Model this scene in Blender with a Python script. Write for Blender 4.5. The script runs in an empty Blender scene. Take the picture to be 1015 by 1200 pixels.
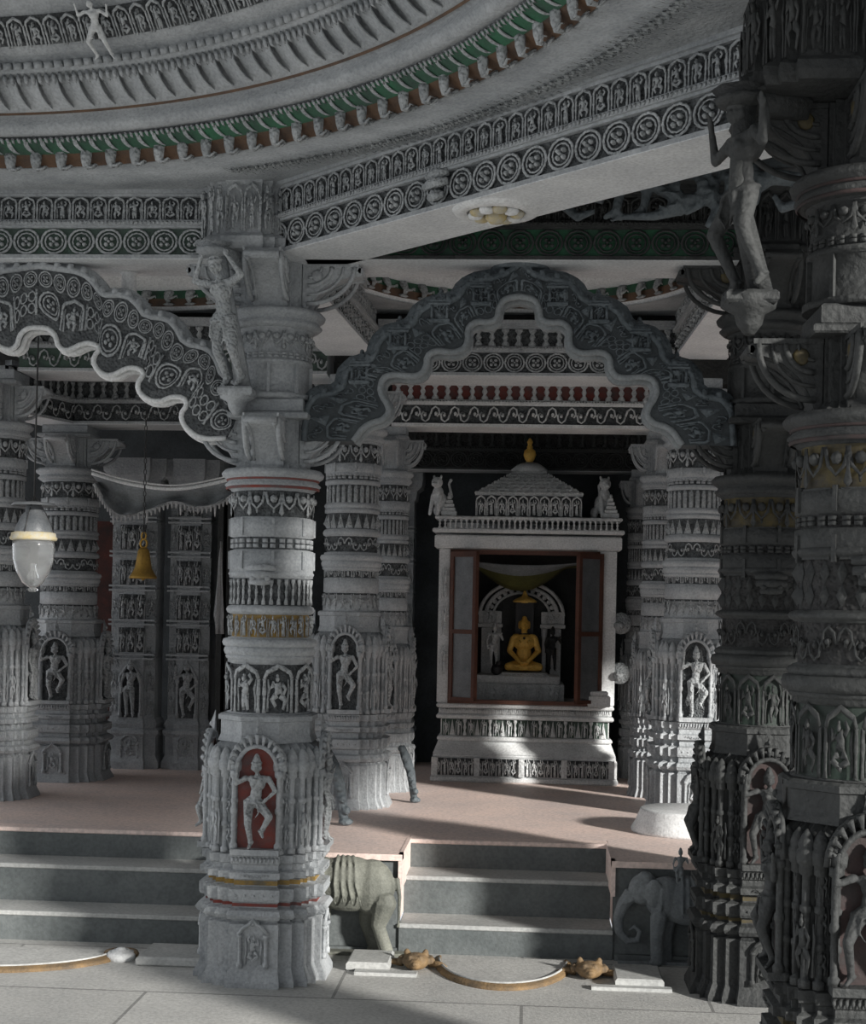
import bpy, math, random
from math import sin, cos, pi, radians, sqrt, atan2, hypot
random.seed(7)
COL = bpy.context.scene.collection
# ------------------------------------------------------------------ mesh builder
class MB:
    def __init__(s): s.v=[]; s.f=[]; s.m=[]; s.sm=[]
    def add(s, V, F, m=0, smooth=False):
        n=len(s.v); s.v.extend(V)
        for f in F: s.f.append(tuple(i+n for i in f))
        s.m.extend([m]*len(F)); s.sm.extend([smooth]*len(F))
        return s
    def box(s,x0,x1,y0,y1,z0,z1,m=0):
        V=[(x0,y0,z0),(x1,y0,z0),(x1,y1,z0),(x0,y1,z0),(x0,y0,z1),(x1,y0,z1),(x1,y1,z1),(x0,y1,z1)]
        return s.add(V,[(0,3,2,1),(4,5,6,7),(0,1,5,4),(1,2,6,5),(2,3,7,6),(3,0,4,7)],m)
    def cbox(s,x0,x1,y0,y1,z0,z1,c=.01,m=0):            # box with chamfered top and bottom rims
        P=[(x0,y0),(x1,y0),(x1,y1),(x0,y1)]; cx=(x0+x1)/2; cy=(y0+y1)/2
        R=[(z0,c),(z0+c,0),(z1-c,0),(z1,c)]; V=[]
        for z,d in R:
            for x,y in P: V.append((x+(d if x<cx else -d), y+(d if y<cy else -d), z))
        F=[(3,2,1,0),(12,13,14,15)]
        for k in range(3):
            for i in range(4): F.append((k*4+i,k*4+(i+1)%4,k*4+4+(i+1)%4,k*4+4+i))
        return s.add(V,F,m)
    def plan(s,poly,prof,m=0,cap=True):                 # polygon swept up through (z, scale)
        n=len(poly); V=[(x*k,y*k,z) for z,k in prof for x,y in poly]; F=[]
        for j in range(len(prof)-1):
            for i in range(n): F.append((j*n+i,j*n+(i+1)%n,(j+1)*n+(i+1)%n,(j+1)*n+i))
        if cap: F.append(tuple(range(n-1,-1,-1))); F.append(tuple((len(prof)-1)*n+i for i in range(n)))
        return s.add(V,F,m)
    def lathe(s,prof,n=24,c=(0,0),m=0,smooth=True,cap=True,a0=0,a1=2*pi):
        full=abs(a1-a0-2*pi)<1e-6; k=n if full else n+1
        V=[(c[0]+r*cos(a0+(a1-a0)*i/n),c[1]+r*sin(a0+(a1-a0)*i/n),z) for r,z in prof for i in range(k)]; F=[]
        for j in range(len(prof)-1):
            for i in range(n):
                i2=(i+1)%k; F.append((j*k+i,j*k+i2,(j+1)*k+i2,(j+1)*k+i))
        s.add(V,F,m,smooth)
        if cap and full:
            b=len(s.v)-len(V)
            s.f.append(tuple(b+i for i in range(k-1,-1,-1))); s.f.append(tuple(b+(len(prof)-1)*k+i for i in range(k)))
            s.m+= [m,m]; s.sm+=[False,False]
        return s
    def tube(s,P,r,n=6,m=0,closed=False,smooth=True):
        k=len(P); V=[]; prev=None
        for i in range(k):
            a=P[(i-1)%k] if (closed or i>0) else P[i]; b=P[(i+1)%k] if (closed or i<k-1) else P[i]
            t=nrm(sub(b,a))
            if prev is None:
                u=nrm(cross(t,(0,0,1) if abs(t[2])<.9 else (1,0,0)))
            else:
                u=sub(prev,mul(t,dot(prev,t))); u=nrm(u)
            prev=u; w=cross(t,u); rr=r[i] if isinstance(r,(list,tuple)) else r
            for j in range(n):
                q=2*pi*j/n; V.append(tuple(P[i][c]+rr*(u[c]*cos(q)+w[c]*sin(q)) for c in range(3)))
        F=[]
        for i in range(k if closed else k-1):
            i2=(i+1)%k
            for j in range(n): F.append((i*n+j,i*n+(j+1)%n,i2*n+(j+1)%n,i2*n+j))
        if not closed: F.append(tuple(range(n-1,-1,-1))); F.append(tuple((k-1)*n+j for j in range(n)))
        return s.add(V,F,m,smooth)
    def ell(s,c,r,nu=8,nv=5,m=0,smooth=True):
        V=[(c[0],c[1],c[2]-r[2])]; F=[]
        for j in range(1,nv):
            p=-pi/2+pi*j/nv
            for i in range(nu):
                a=2*pi*i/nu; V.append((c[0]+r[0]*cos(p)*cos(a),c[1]+r[1]*cos(p)*sin(a),c[2]+r[2]*sin(p)))
        V.append((c[0],c[1],c[2]+r[2])); T=len(V)-1
        for i in range(nu): F.append((0,1+(i+1)%nu,1+i)); F.append((T,T-nu+i,T-nu+(i+1)%nu))
        for j in range(nv-2):
            for i in range(nu):
                a=1+j*nu+i; b=1+j*nu+(i+1)%nu; F.append((a,b,b+nu,a+nu))
        return s.add(V,F,m,smooth)
    def cap(s,p,q,r1,r2,n=6,m=0):
        s.tube([p,q],[r1,r2],n,m); s.ell(p,(r1,)*3,n,4,m); s.ell(q,(r2,)*3,n,4,m); return s
    def unit(s,U,M,s0,t0,ss,ts,ds,m=0,flip=False):
        V=[M(s0+(1-v[0] if flip else v[0])*ss,t0+v[1]*ts,v[2]*ds) for v in U[0]]
        return s.add(V,U[1],m,True)
    def band(s,Us,M,s0,s1,t0,t1,n,ds,m=0,gap=0.0,flip=True):
        w=(s1-s0)/n
        for i in range(n):
            s.unit(Us[i%len(Us)],M,s0+i*w+w*gap/2,t0,w*(1-gap),t1-t0,ds,m,flip and i%2==1)
        return s
    def build(s,name,mats,parent=None,loc=(0,0,0),rot=(0,0,0),label=None):
        me=bpy.data.meshes.new(name); me.from_pydata(s.v,[],s.f)
        if not isinstance(mats,(list,tuple)): mats=[mats]
        for q in mats: me.materials.append(q)
        me.polygons.foreach_set('material_index',s.m); me.polygons.foreach_set('use_smooth',s.sm); me.update()
        o=bpy.data.objects.new(name,me); COL.objects.link(o); o.location=loc; o.rotation_euler=rot
        if parent: o.parent=parent
        if label: o['label']=label
        return o
def sub(a,b): return (a[0]-b[0],a[1]-b[1],a[2]-b[2])
def mul(a,k): return (a[0]*k,a[1]*k,a[2]*k)
def dot(a,b): return a[0]*b[0]+a[1]*b[1]+a[2]*b[2]
def cross(a,b): return (a[1]*b[2]-a[2]*b[1],a[2]*b[0]-a[0]*b[2],a[0]*b[1]-a[1]*b[0])
def nrm(a):
    l=sqrt(dot(a,a)) or 1; return (a[0]/l,a[1]/l,a[2]/l)
def thing(name,label,cat,loc=(0,0,0),rz=0,group=None):
    o=bpy.data.objects.new(name,None); COL.objects.link(o); o.empty_display_size=.1
    o.location=loc; o.rotation_euler=(0,0,rz); o['label']=label; o['category']=cat
    if group: o['group']=group
    return o
def tag(o,label,cat,group=None,kind=None):
    o['label']=label; o['category']=cat
    if group: o['group']=group
    if kind: o['kind']=kind
    return o
def struct(o): o['kind']='structure'; return o
GR={'marble_pillar':'large carved pillars in front of the platform','platform_pillar':'carved pillars standing on the platform','lintel_beam':'carved marble beams','torana_arch':'arches between the front pillars','wall_pilaster':'carved pilasters on the rear wall','elephant_relief':'elephant reliefs beside the central steps','moonstone_step':'half-round threshold stones','lion_mask':'lion masks on the threshold stone','threshold_slab':'small slabs before the steps','carved_support':'scrolled stone legs','stone_stairs':'flights of platform steps','lion_statue':'small beasts on the shrine roof','attendant_statue':'attendants beside the golden statue'}
def dup(root,loc,rz=0,label=None,scale=None,group=None):
    r=root.copy(); COL.objects.link(r); r.location=loc; r.rotation_euler=(0,0,rz)
    if scale: r.scale=scale
    if label: r['label']=label
    if group: r['group']=group
    for ch in list(root.children):
        c=ch.copy(); COL.objects.link(c); c.parent=r
        for g in list(ch.children):
            d=g.copy(); COL.objects.link(d); d.parent=c
    return r
# ------------------------------------------------------------------ materials
def mat(name,c1,c2=None,rough=.75,nscale=3.0,bump=.25,bscale=60,carve=0,cscale=30,metal=0,stain=0,trans=0,brick=None):
    m=bpy.data.materials.new(name); m.use_nodes=True; nt=m.node_tree; N=nt.nodes; L=nt.links
    b=N['Principled BSDF']; b.inputs['Roughness'].default_value=rough; b.inputs['Metallic'].default_value=metal
    c2=c2 or tuple(x*.7 for x in c1)
    tc=N.new('ShaderNodeTexCoord'); no=N.new('ShaderNodeTexNoise'); no.inputs['Scale'].default_value=nscale
    no.inputs['Detail'].default_value=8; no.inputs['Roughness'].default_value=.65
    L.new(tc.outputs['Object'],no.inputs['Vector'])
    rp=N.new('ShaderNodeValToRGB'); rp.color_ramp.elements[0].position=.32; rp.color_ramp.elements[1].position=.66
    rp.color_ramp.elements[0].color=(*c2,1); rp.color_ramp.elements[1].color=(*c1,1)
    L.new(no.outputs['Fac'],rp.inputs['Fac']); col=rp.outputs['Color']
    n2=N.new('ShaderNodeTexNoise'); n2.inputs['Scale'].default_value=max(40,nscale*22); n2.inputs['Detail'].default_value=6
    L.new(tc.outputs['Object'],n2.inputs['Vector'])
    mx=N.new('ShaderNodeMix'); mx.data_type='RGBA'; mx.blend_type='MULTIPLY'; mx.inputs['Factor'].default_value=.38
    r2=N.new('ShaderNodeValToRGB'); r2.color_ramp.elements[0].position=.35; r2.color_ramp.elements[0].color=(.45,.45,.45,1); r2.color_ramp.elements[1].position=.6
    L.new(n2.outputs['Fac'],r2.inputs['Fac']); L.new(col,mx.inputs['A']); L.new(r2.outputs['Color'],mx.inputs['B']); col=mx.outputs['Result']
    h=None
    if brick:
        bt=N.new('ShaderNodeTexBrick'); bt.inputs['Scale'].default_value=brick[0]; bt.inputs['Mortar Size'].default_value=brick[1]
        bt.inputs['Color1'].default_value=(1,1,1,1); bt.inputs['Color2'].default_value=(.86,.86,.86,1); bt.inputs['Mortar'].default_value=(.5,.5,.5,1)
        bt.inputs['Brick Width'].default_value=1.3; bt.inputs['Row Height'].default_value=.62
        L.new(tc.outputs['Object'],bt.inputs['Vector'])
        m3=N.new('ShaderNodeMix'); m3.data_type='RGBA'; m3.blend_type='MULTIPLY'; m3.inputs['Factor'].default_value=1
        L.new(col,m3.inputs['A']); L.new(bt.outputs['Color'],m3.inputs['B']); col=m3.outputs['Result']
    L.new(col,b.inputs['Base Color'])
    nb=N.new('ShaderNodeTexNoise'); nb.inputs['Scale'].default_value=bscale; nb.inputs['Detail'].default_value=5
    L.new(tc.outputs['Object'],nb.inputs['Vector'])
    bp=N.new('ShaderNodeBump'); bp.inputs['Strength'].default_value=bump; bp.inputs['Distance'].default_value=.01
    L.new(nb.outputs['Fac'],bp.inputs['Height']); out=bp
    if carve:
        vo=N.new('ShaderNodeTexVoronoi'); vo.feature='SMOOTH_F1'; vo.inputs['Scale'].default_value=cscale
        L.new(tc.outputs['Object'],vo.inputs['Vector'])
        b2=N.new('ShaderNodeBump'); b2.inputs['Strength'].default_value=carve; b2.inputs['Distance'].default_value=.02; b2.invert=True
        L.new(vo.outputs['Distance'],b2.inputs['Height']); L.new(bp.outputs['Normal'],b2.inputs['Normal']); out=b2
    L.new(out.outputs['Normal'],b.inputs['Normal'])
    if trans:
        b.inputs['Transmission Weight'].default_value=trans; b.inputs['IOR'].default_value=1.25
    return m
ST=mat('grey_marble',(.47,.49,.505),(.29,.31,.325),bump=.6,carve=.22,cscale=38)
STC=mat('carved_marble',(.50,.52,.53),(.28,.30,.31),bump=.6,carve=.8,cscale=60)
STW=mat('pale_marble',(.86,.87,.87),(.60,.615,.62),bump=.3)
STWC=mat('pale_carved_marble',(.80,.81,.81),(.55,.57,.58),bump=.4,carve=.5,cscale=45)
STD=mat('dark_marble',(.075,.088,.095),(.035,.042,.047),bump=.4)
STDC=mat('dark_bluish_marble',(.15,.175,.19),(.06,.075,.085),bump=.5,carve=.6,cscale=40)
STR=mat('shade_toned_marble',(.056,.059,.058),(.021,.023,.024),bump=.5,carve=.35,cscale=40)  # darkened copy of the marble: the right pillars' shade is in the colour
STRB=mat('shade_toned_marble_fine',(.052,.055,.054),(.024,.026,.027),bump=.6,carve=.3,cscale=35)  # same darkened marble for plain surfaces, shade put into the base colour
SOF=mat('polished_soffit_marble',(.78,.80,.81),(.62,.64,.66),bump=.15,rough=.55)
GRN=mat('green_paint',(.03,.14,.07),(.035,.06,.05),nscale=6)
RED=mat('red_paint',(.26,.045,.03),(.12,.09,.09),nscale=8)
REDD=mat('dull_red_paint',(.16,.06,.05),(.09,.08,.08),nscale=5)
BRN=mat('brown_paint',(.16,.09,.05),(.07,.05,.04),nscale=8)
OCH=mat('ochre_paint',(.45,.27,.04),(.16,.14,.10),nscale=9)
GREC=mat('greenish_recess',(.07,.12,.09),(.06,.07,.07),nscale=5)
BACK=mat('recess_shade_ground',(.125,.135,.14),(.03,.034,.037),nscale=22,bump=.6,carve=.9,cscale=70)  # ground behind reliefs, darkened in colour to imitate shade in the recesses
BACKR=mat('dark_recess_shade_ground',(.035,.035,.035),(.015,.015,.015),nscale=20,carve=.8,cscale=60)  # recess shade painted darker still, to go with the shade-toned pillars
OCHD=mat('shade_toned_ochre_paint',(.10,.075,.02),(.035,.033,.03),nscale=12)  # ochre darkened to carry the shade of the right pillars
REDK=mat('shade_toned_red_paint',(.055,.03,.028),(.03,.028,.028),nscale=6)  # red darkened for the shaded right pillars, no soot meant
GRK=mat('shade_toned_green_paint',(.03,.05,.038),(.028,.03,.03),nscale=6)  # green darkened for the shaded right pillars, no soot meant
BACKM=mat('mid_recess_shade_ground',(.14,.15,.155),(.05,.055,.06),nscale=20,bump=.6,carve=.9,cscale=60)  # lighter variant of the ground with recess shade in its colour
GOLD=mat('gilded_metal',(1.0,.64,.16),(.80,.46,.08),rough=.5,metal=.1,bump=.1)
BRASS=mat('aged_brass',(.50,.30,.05),(.22,.13,.03),rough=.5,metal=.5,bump=.15)
FLU=mat('pink_floor_marble',(.90,.71,.63),(.72,.60,.56),rough=.6,nscale=1.6,bump=.2)
FLL=mat('grey_paving',(.58,.575,.55),(.42,.42,.41),rough=.7,nscale=1.3,bump=.3,brick=(.62,.006))
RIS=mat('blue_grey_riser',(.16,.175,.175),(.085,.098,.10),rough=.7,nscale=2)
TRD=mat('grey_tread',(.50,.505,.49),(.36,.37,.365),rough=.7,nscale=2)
ELE=mat('olive_grey_stone',(.22,.225,.19),(.10,.105,.09),bump=.4,nscale=4)
ELD=mat('dark_grey_relief_stone',(.24,.26,.27),(.11,.125,.135),bump=.4)
WOOD=mat('reddish_wood',(.16,.06,.035),(.08,.035,.025),rough=.6,bump=.2)
CLO=mat('grey_cloth',(.30,.32,.33),(.16,.17,.18),rough=.95,bump=.6,bscale=200)
CLW=mat('white_cloth',(.55,.55,.55),(.40,.40,.41),rough=.95)
OLV=mat('olive_cloth',(.13,.13,.03),(.06,.06,.025),rough=.9)
BLK=mat('black_stone',(.035,.035,.04),(.02,.02,.022),rough=.5)
IRON=mat('dark_iron',(.05,.05,.05),(.03,.03,.03),rough=.6)
MESHP=mat('dusty_pane',(.22,.23,.24),(.12,.13,.14),rough=.4,nscale=5)
DRED=mat('dark_red_door',(.10,.025,.018),(.02,.015,.015),rough=.8,nscale=4)
def glassmat():
    m=bpy.data.materials.new('lamp_glass'); m.use_nodes=True; b=m.node_tree.nodes['Principled BSDF']
    b.inputs['Base Color'].default_value=(.97,.98,.98,1); b.inputs['Roughness'].default_value=.09
    b.inputs['Transmission Weight'].default_value=.93; b.inputs['IOR'].default_value=1.2
    return m
GLS=glassmat()
# ------------------------------------------------------------------ relief units (x 0..1 along, y 0..1 up, z 0..1 out)
def U(fn):
    b=MB(); fn(b); return (b.v,b.f)
def P2(pts,z=.5): return [(x,y,z) for x,y in pts]
def u_fig(k):
    def fn(b):
        sx=.07 if k%2 else -.05
        b.ell((.5+sx,.86,.55),(.085,.09,.3),6,4); b.ell((.5+sx,.95,.5),(.06,.05,.2),6,3)
        b.tube(P2([(.5+sx,.76),(.48,.62),(.52,.47)],.55),[.17,.13,.18],6)
        if k==0: L=[[(.46,.47),(.36,.26),(.42,.03)],[(.56,.47),(.72,.33),(.60,.17)]]
        elif k==1: L=[[(.46,.47),(.44,.25),(.38,.03)],[(.56,.47),(.60,.25),(.58,.03)]]
        elif k==2: L=[[(.44,.45),(.25,.32),(.40,.14)],[(.58,.45),(.80,.30),(.70,.05)]]
        else: L=[[(.44,.42),(.22,.28),(.60,.16)],[(.58,.42),(.80,.28),(.45,.12)]]
        for l in L: b.tube(P2(l,.5),[.125,.10,.065],5)
        A=[[[(.36,.73),(.20,.62),(.30,.80)],[(.64,.73),(.80,.60),(.70,.45)]],[[(.36,.73),(.22,.85),(.35,.98)],[(.64,.73),(.82,.65),(.80,.85)]]][k%2]
        for a in A: b.tube(P2(a,.55),[.08,.07,.06],5)
        for x in (.07,.93): b.tube(P2([(x,.0),(x,.3),(x+.05,.6),(x,.85)],.3),[.06,.05,.07,.03],5)
    return U(fn)
FIG=[u_fig(i) for i in range(4)]
def u_archfig(k):
    F=FIG[k]
    def fn(b):
        b.v.extend([(.12+.76*x,.03+.80*y,z*.85) for x,y,z in F[0]]); b.f.extend(F[1]); b.m.extend([0]*len(F[1])); b.sm.extend([True]*len(F[1]))
        for x in (.07,.93): b.tube(P2([(x,0),(x,.1),(x,.35),(x,.4),(x,.68),(x,.72)],.45),[.07,.045,.045,.07,.045,.07],6)
        b.tube(P2([(.07,.72),(.14,.86),(.32,.93),(.5,1.0),(.68,.93),(.86,.86),(.93,.72)],.5),.06,5)
    return U(fn)
AFIG=[u_archfig(i) for i in range(4)]
def u_ring(b):
    b.tube([(.5+.46*cos(2*pi*i/14),.5+.46*sin(2*pi*i/14),.35) for i in range(14)],.05,5,closed=True)
    b.tube([(.5+.33*cos(2*pi*i/12),.5+.33*sin(2*pi*i/12),.3) for i in range(12)],.035,4,closed=True)
    for i in range(4):
        a=pi/4+i*pi/2; b.ell((.5+.15*cos(a),.5+.15*sin(a),.3),(.085,.085,.35),6,4)
    b.ell((.5,.5,.4),(.06,.06,.4),6,4)
RING=U(u_ring)
def u_scroll(b):
    P=[(0,.5),(.08,.78),(.25,.92),(.42,.8),(.46,.55),(.36,.38),(.25,.45),(.27,.6)]
    b.tube(P2(P,.4),.05,4); b.tube([(1-x,1-y,.4) for x,y in P],.05,4)
    b.ell((.28,.55,.3),(.09,.1,.4),6,4); b.ell((.72,.45,.3),(.09,.1,.4),6,4); b.tube(P2([(.46,.55),(.54,.45)],.4),.05,4)
SCR=U(u_scroll)
def u_leaf(b):                                           # overlapping lotus petal: one raised curling edge, small fringe on top
    V=[]; nx,ny=6,5
    for jy in range(ny+1):
        y=jy/ny
        for ix in range(nx+1):
            x=ix/nx; V.append((x+.30*(1-y)**2,y*.94,.05+.85*(x**1.5)*(1-.55*abs(2*y-1)**3)))
    F=[(jy*(nx+1)+ix,jy*(nx+1)+ix+1,(jy+1)*(nx+1)+ix+1,(jy+1)*(nx+1)+ix) for jy in range(ny) for ix in range(nx)]; b.add(V,F,0,True)
    b.tube([(1.0+.30*(1-q)**2,q*.94,.8-.45*abs(2*q-1)**3) for q in (0,.2,.4,.6,.8,1)],.03,4)
    for x in (.15,.5,.85): b.tube([(x,1.0,.35),(x+.03,.86,.75),(x+.06,.74,.6)],[.12,.09,.02],5)
LEAF=U(u_leaf)
def u_cusp(b):
    for x in (.25,.75): b.tube([(x,1,.2),(x,.5,.8),(x,0,.5)],[.2,.16,.02],5)
CUSP=U(u_cusp)
def u_bal(b): b.tube(P2([(.5,0),(.5,.12),(.5,.3),(.5,.5),(.5,.7),(.5,.88),(.5,1)],.4),[.3,.3,.12,.24,.12,.3,.3],6)
BAL=U(u_bal)
def u_dia(b):
    for q in (0,1):
        c=.27+.46*q
        b.add([(.5,c-.25,.1),(.82,c,.1),(.5,c+.25,.1),(.18,c,.1),(.5,c,.9)],[(0,1,4),(1,2,4),(2,3,4),(3,0,4)])
DIA=U(u_dia)
def u_dent(b): b.box(.15,.85,.05,.95,-.2,.9)
DENT=U(u_dent)
def u_dot(b):
    for x in (.27,.73):
        for y in (.27,.73): b.box(x-.16,x+.16,y-.18,y+.18,-.2,.8)
DOT=U(u_dot)
def u_gar(b):                                            # looping garland with tassel
    b.tube(P2([(0,.95),(.08,.5),(.25,.28),(.42,.5),(.5,.95)],.5),.05,5); b.tube(P2([(.5,.95),(.58,.5),(.75,.28),(.92,.5),(1,.95)],.5),.05,5)
    b.ell((.25,.68,.4),(.13,.17,.5),7,4); b.ell((.75,.68,.4),(.13,.17,.5),7,4)
    b.tube(P2([(.5,.95),(.5,.4),(.5,.12),(.5,0)],.5),[.06,.04,.09,.02],6)
    b.tube(P2([(.25,.28),(.25,.1)],.4),[.05,.02],4)
GAR=U(u_gar)
def u_tri(b):
    b.add([(.05,0,.1),(.95,0,.1),(.5,1,.1),(.5,.35,.9)],[(0,1,3),(1,2,3),(2,0,3)]); b.ell((.5,.35,.6),(.14,.16,.4),6,4)
TRI=U(u_tri)
def u_flute(b): b.tube(P2([(.5,0),(.5,.15),(.5,.85),(.5,1)],.1),[.2,.36,.36,.2],6)
FLUTE=U(u_flute)
def u_hook(b):                                           # curling elephant bracket below the green cornice
    b.tube([(.5,1,.0),(.5,.7,.5),(.5,.45,.8),(.5,.2,.6)],[.26,.22,.16,.10],6); b.tube([(.5,.45,.8),(.75,.5,1),(.95,.65,.9),(.98,.5,.8)],[.10,.08,.06,.03],5)
    b.ell((.5,.1,.3),(.3,.12,.3),6,4)
HOOK=U(u_hook)
def u_tr(b):                                             # tracery panel
    for i in range(3):
        for j in range(2):
            cx=.17+.33*i; cy=.27+.46*j
            b.tube([(cx+.14*cos(2*pi*k/8),cy+.2*sin(2*pi*k/8),.4) for k in range(8)],.035,4,closed=True)
    b.tube(P2([(0,0),(0,1)],.4),.05,4); b.tube(P2([(1,0),(1,1)],.4),.05,4)
TRAC=U(u_tr)
UN=dict(fig=FIG,arch=AFIG,ring=[RING],scr=[SCR],bal=[BAL],dia=[DIA],dent=[DENT],dot=[DOT],gar=[GAR],tri=[TRI],flute=[FLUTE],trac=[TRAC],leaf=[LEAF],cusp=[CUSP],hook=[HOOK])
def planar(o,e,n,up=(0,0,1)):
    return lambda s,t,d:(o[0]+e[0]*s+up[0]*t+n[0]*d,o[1]+e[1]*s+up[1]*t+n[1]*d,o[2]+e[2]*s+up[2]*t+n[2]*d)
def cyl(R,a0=0,c=(0,0)):                                 # s in metres round the drum
    return lambda s,t,d:(c[0]+(R+d)*cos(a0+s/R),c[1]+(R+d)*sin(a0+s/R),t)
def cone(R0,z0,R1,z1,c,sgn=-1):                          # s angle, t 0..1 across the band, d towards the dome's inside
    L=hypot(R1-R0,z1-z0); nx=(z1-z0)/L; nz=-(R1-R0)/L
    def M(a,t,d):
        r=R0+(R1-R0)*t+sgn*abs(nx)*d; z=z0+(z1-z0)*t+sgn*abs(nz)*d
        return (c[0]+r*cos(a),c[1]+r*sin(a),z)
    return M
# ------------------------------------------------------------------ statues: one continuous remeshed surface
def statue(name,build,mt,parent=None,loc=(0,0,0),rot=(0,0,0),vox=.01,scale=1.0,label=None):
    b=MB(); build(b); b.v=[(x*scale,y*scale,z*scale) for x,y,z in b.v]
    o=b.build(name,mt,parent,loc,rot,label)
    r=o.modifiers.new('r','REMESH'); r.mode='VOXEL'; r.voxel_size=vox; r.use_smooth_shade=True
    s=o.modifiers.new('s','SMOOTH'); s.factor=.5; s.iterations=1
    # freeze so that copies share plain mesh data
    dg=bpy.context.evaluated_depsgraph_get(); me=bpy.data.meshes.new_from_object(o.evaluated_get(dg)); o.modifiers.clear(); o.data=me
    me.materials.clear(); me.materials.append(mt if not isinstance(mt,(list,tuple)) else mt[0])
    for p in me.polygons: p.use_smooth=True
    return o
def hand(b,w,d,side,r=.012):
    # palm, four unequal curled fingers and a thumb
    d=nrm(d); u=nrm(cross(d,(0,1,.2))); p=tuple(w[i]+d[i]*.028 for i in range(3)); b.cap(w,p,.016,.02,6)
    for i,l in enumerate((.034,.042,.040,.030)):
        o=(i-1.5)*.0105; q=tuple(p[k]+u[k]*o+d[k]*.012 for k in range(3)); e=tuple(q[k]+d[k]*l+(0,-.012,0)[k] for k in range(3)); b.cap(q,e,.007,.005,5)
    q=tuple(w[k]+d[k]*.012+u[k]*side*.016 for k in range(3)); b.cap(q,tuple(q[k]+d[k]*.022+u[k]*side*.018 for k in range(3)),.008,.006,5)
def body(pose='stand',crown=True,halo=False):
    def fn(b):
        sw=.025
        pel=(-sw,0,.51); ch=(sw*.6,-.01,.71); nk=(.01,-.005,.81); hd=(.0,-.02,.885)
        b.ell(pel,(.098,.07,.07),10,7); b.ell((0,-.005,.60),(.066,.052,.09),10,7); b.ell(ch,(.09,.062,.085),10,7)
        b.cap((ch[0]-.075,0,.755),(ch[0]+.075,0,.755),.04,.04,8); b.cap((.01,0,.77),nk,.03,.027,8)
        b.ell(hd,(.048,.055,.062),10,8); b.ell((hd[0],hd[1]-.052,hd[2]-.008),(.011,.016,.018),6,4)
        b.ell((hd[0]-.02,hd[1]-.045,hd[2]+.008),(.012,.01,.007),6,4); b.ell((hd[0]+.02,hd[1]-.045,hd[2]+.008),(.012,.01,.007),6,4)
        b.ell((hd[0],hd[1]-.047,hd[2]-.032),(.017,.011,.007),6,4)
        for s in (-1,1):
            b.ell((hd[0]+s*.05,hd[1],hd[2]-.01),(.012,.018,.032),6,4)
            b.ell((ch[0]+s*.04,-.055,.715),(.035,.03,.032),8,5)
        if crown: b.tube([(0,-.01,.92),(0,-.005,.96),(0,0,1.0),(0,0,1.03)],[.055,.045,.03,.012],8); b.tube([(.056*cos(q),-.012+.056*sin(q),.925) for q in [2*pi*i/12 for i in range(12)]],.01,5,closed=True)
        H=[(-.055-sw,0,.49),(.055-sw,0,.49)]
        if pose=='dance': LG=[[H[0],(-.075,-.06,.27),(-.05,.0,.06),(-.06,-.07,.02)],[H[1],(.16,-.08,.36),(.07,-.06,.19),(.10,-.12,.15)]]; AR=[[(-.12,0,.76),(-.22,-.02,.70),(-.20,-.05,.87)],[(.13,0,.76),(.21,-.02,.63),(.13,-.06,.55)]]
        elif pose=='lean': LG=[[H[0],(-.07,-.07,.28),(-.08,.0,.06),(-.10,-.07,.02)],[H[1],(.09,-.09,.29),(.035,.02,.07),(.03,-.05,.03)]]; AR=[[(-.12,0,.77),(-.22,-.02,.80),(-.13,-.03,.93)],[(.13,0,.77),(.235,-.03,.80),(.14,-.03,.94)]]
        elif pose=='wide': LG=[[H[0],(-.17,-.09,.33),(-.12,.0,.06),(-.17,-.05,.02)],[H[1],(.12,-.09,.30),(.13,.0,.06),(.18,-.06,.02)]]; AR=[[(-.12,0,.77),(-.25,-.02,.72),(-.24,-.04,.88)],[(.13,0,.77),(.25,-.03,.68),(.28,-.04,.83)]]
        else: LG=[[H[0],(-.07,-.015,.28),(-.06,.0,.06),(-.07,-.07,.02)],[H[1],(.05,-.03,.28),(.055,.0,.06),(.07,-.07,.02)]]; AR=[[(-.12,0,.76),(-.17,.0,.62),(-.16,-.04,.48)],[(.13,0,.76),(.19,-.02,.64),(.16,-.06,.76)]]
        for h,k,a,f in LG: b.cap(h,k,.060,.042,8); b.cap(k,a,.040,.026,8); b.cap(a,f,.026,.018,6); b.tube([(a[0]+.032*cos(q),a[1]+.032*sin(q),a[2]+.015) for q in [2*pi*i/8 for i in range(8)]],.010,4,closed=True)
        for i,(s,e,w) in enumerate(AR): b.cap(s,e,.034,.026,8); b.cap(e,w,.026,.017,8); hand(b,w,sub(w,e),-1 if i else 1)
        b.tube([(pel[0]+.105*cos(q),.075*sin(q),.515+.01*sin(q)) for q in [2*pi*i/14 for i in range(14)]],.014,5,closed=True)
        b.tube([(.01+.06*cos(q),-.03+.05*sin(q),.775-.02*abs(sin(q))) for q in [2*pi*i/12 for i in range(12)]],.010,5,closed=True)
        for s in (-1,1): b.tube([(pel[0]+s*.05,-.08,.50),(pel[0]+s*.07,-.10,.40),(pel[0]+s*.02,-.09,.33)],[.014,.012,.008],5)
        if halo: b.tube([(.15*cos(q),.05,.83+.16*sin(q)) for q in [2*pi*i/20 for i in range(20)]],.024,6,closed=True)
    return fn
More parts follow.
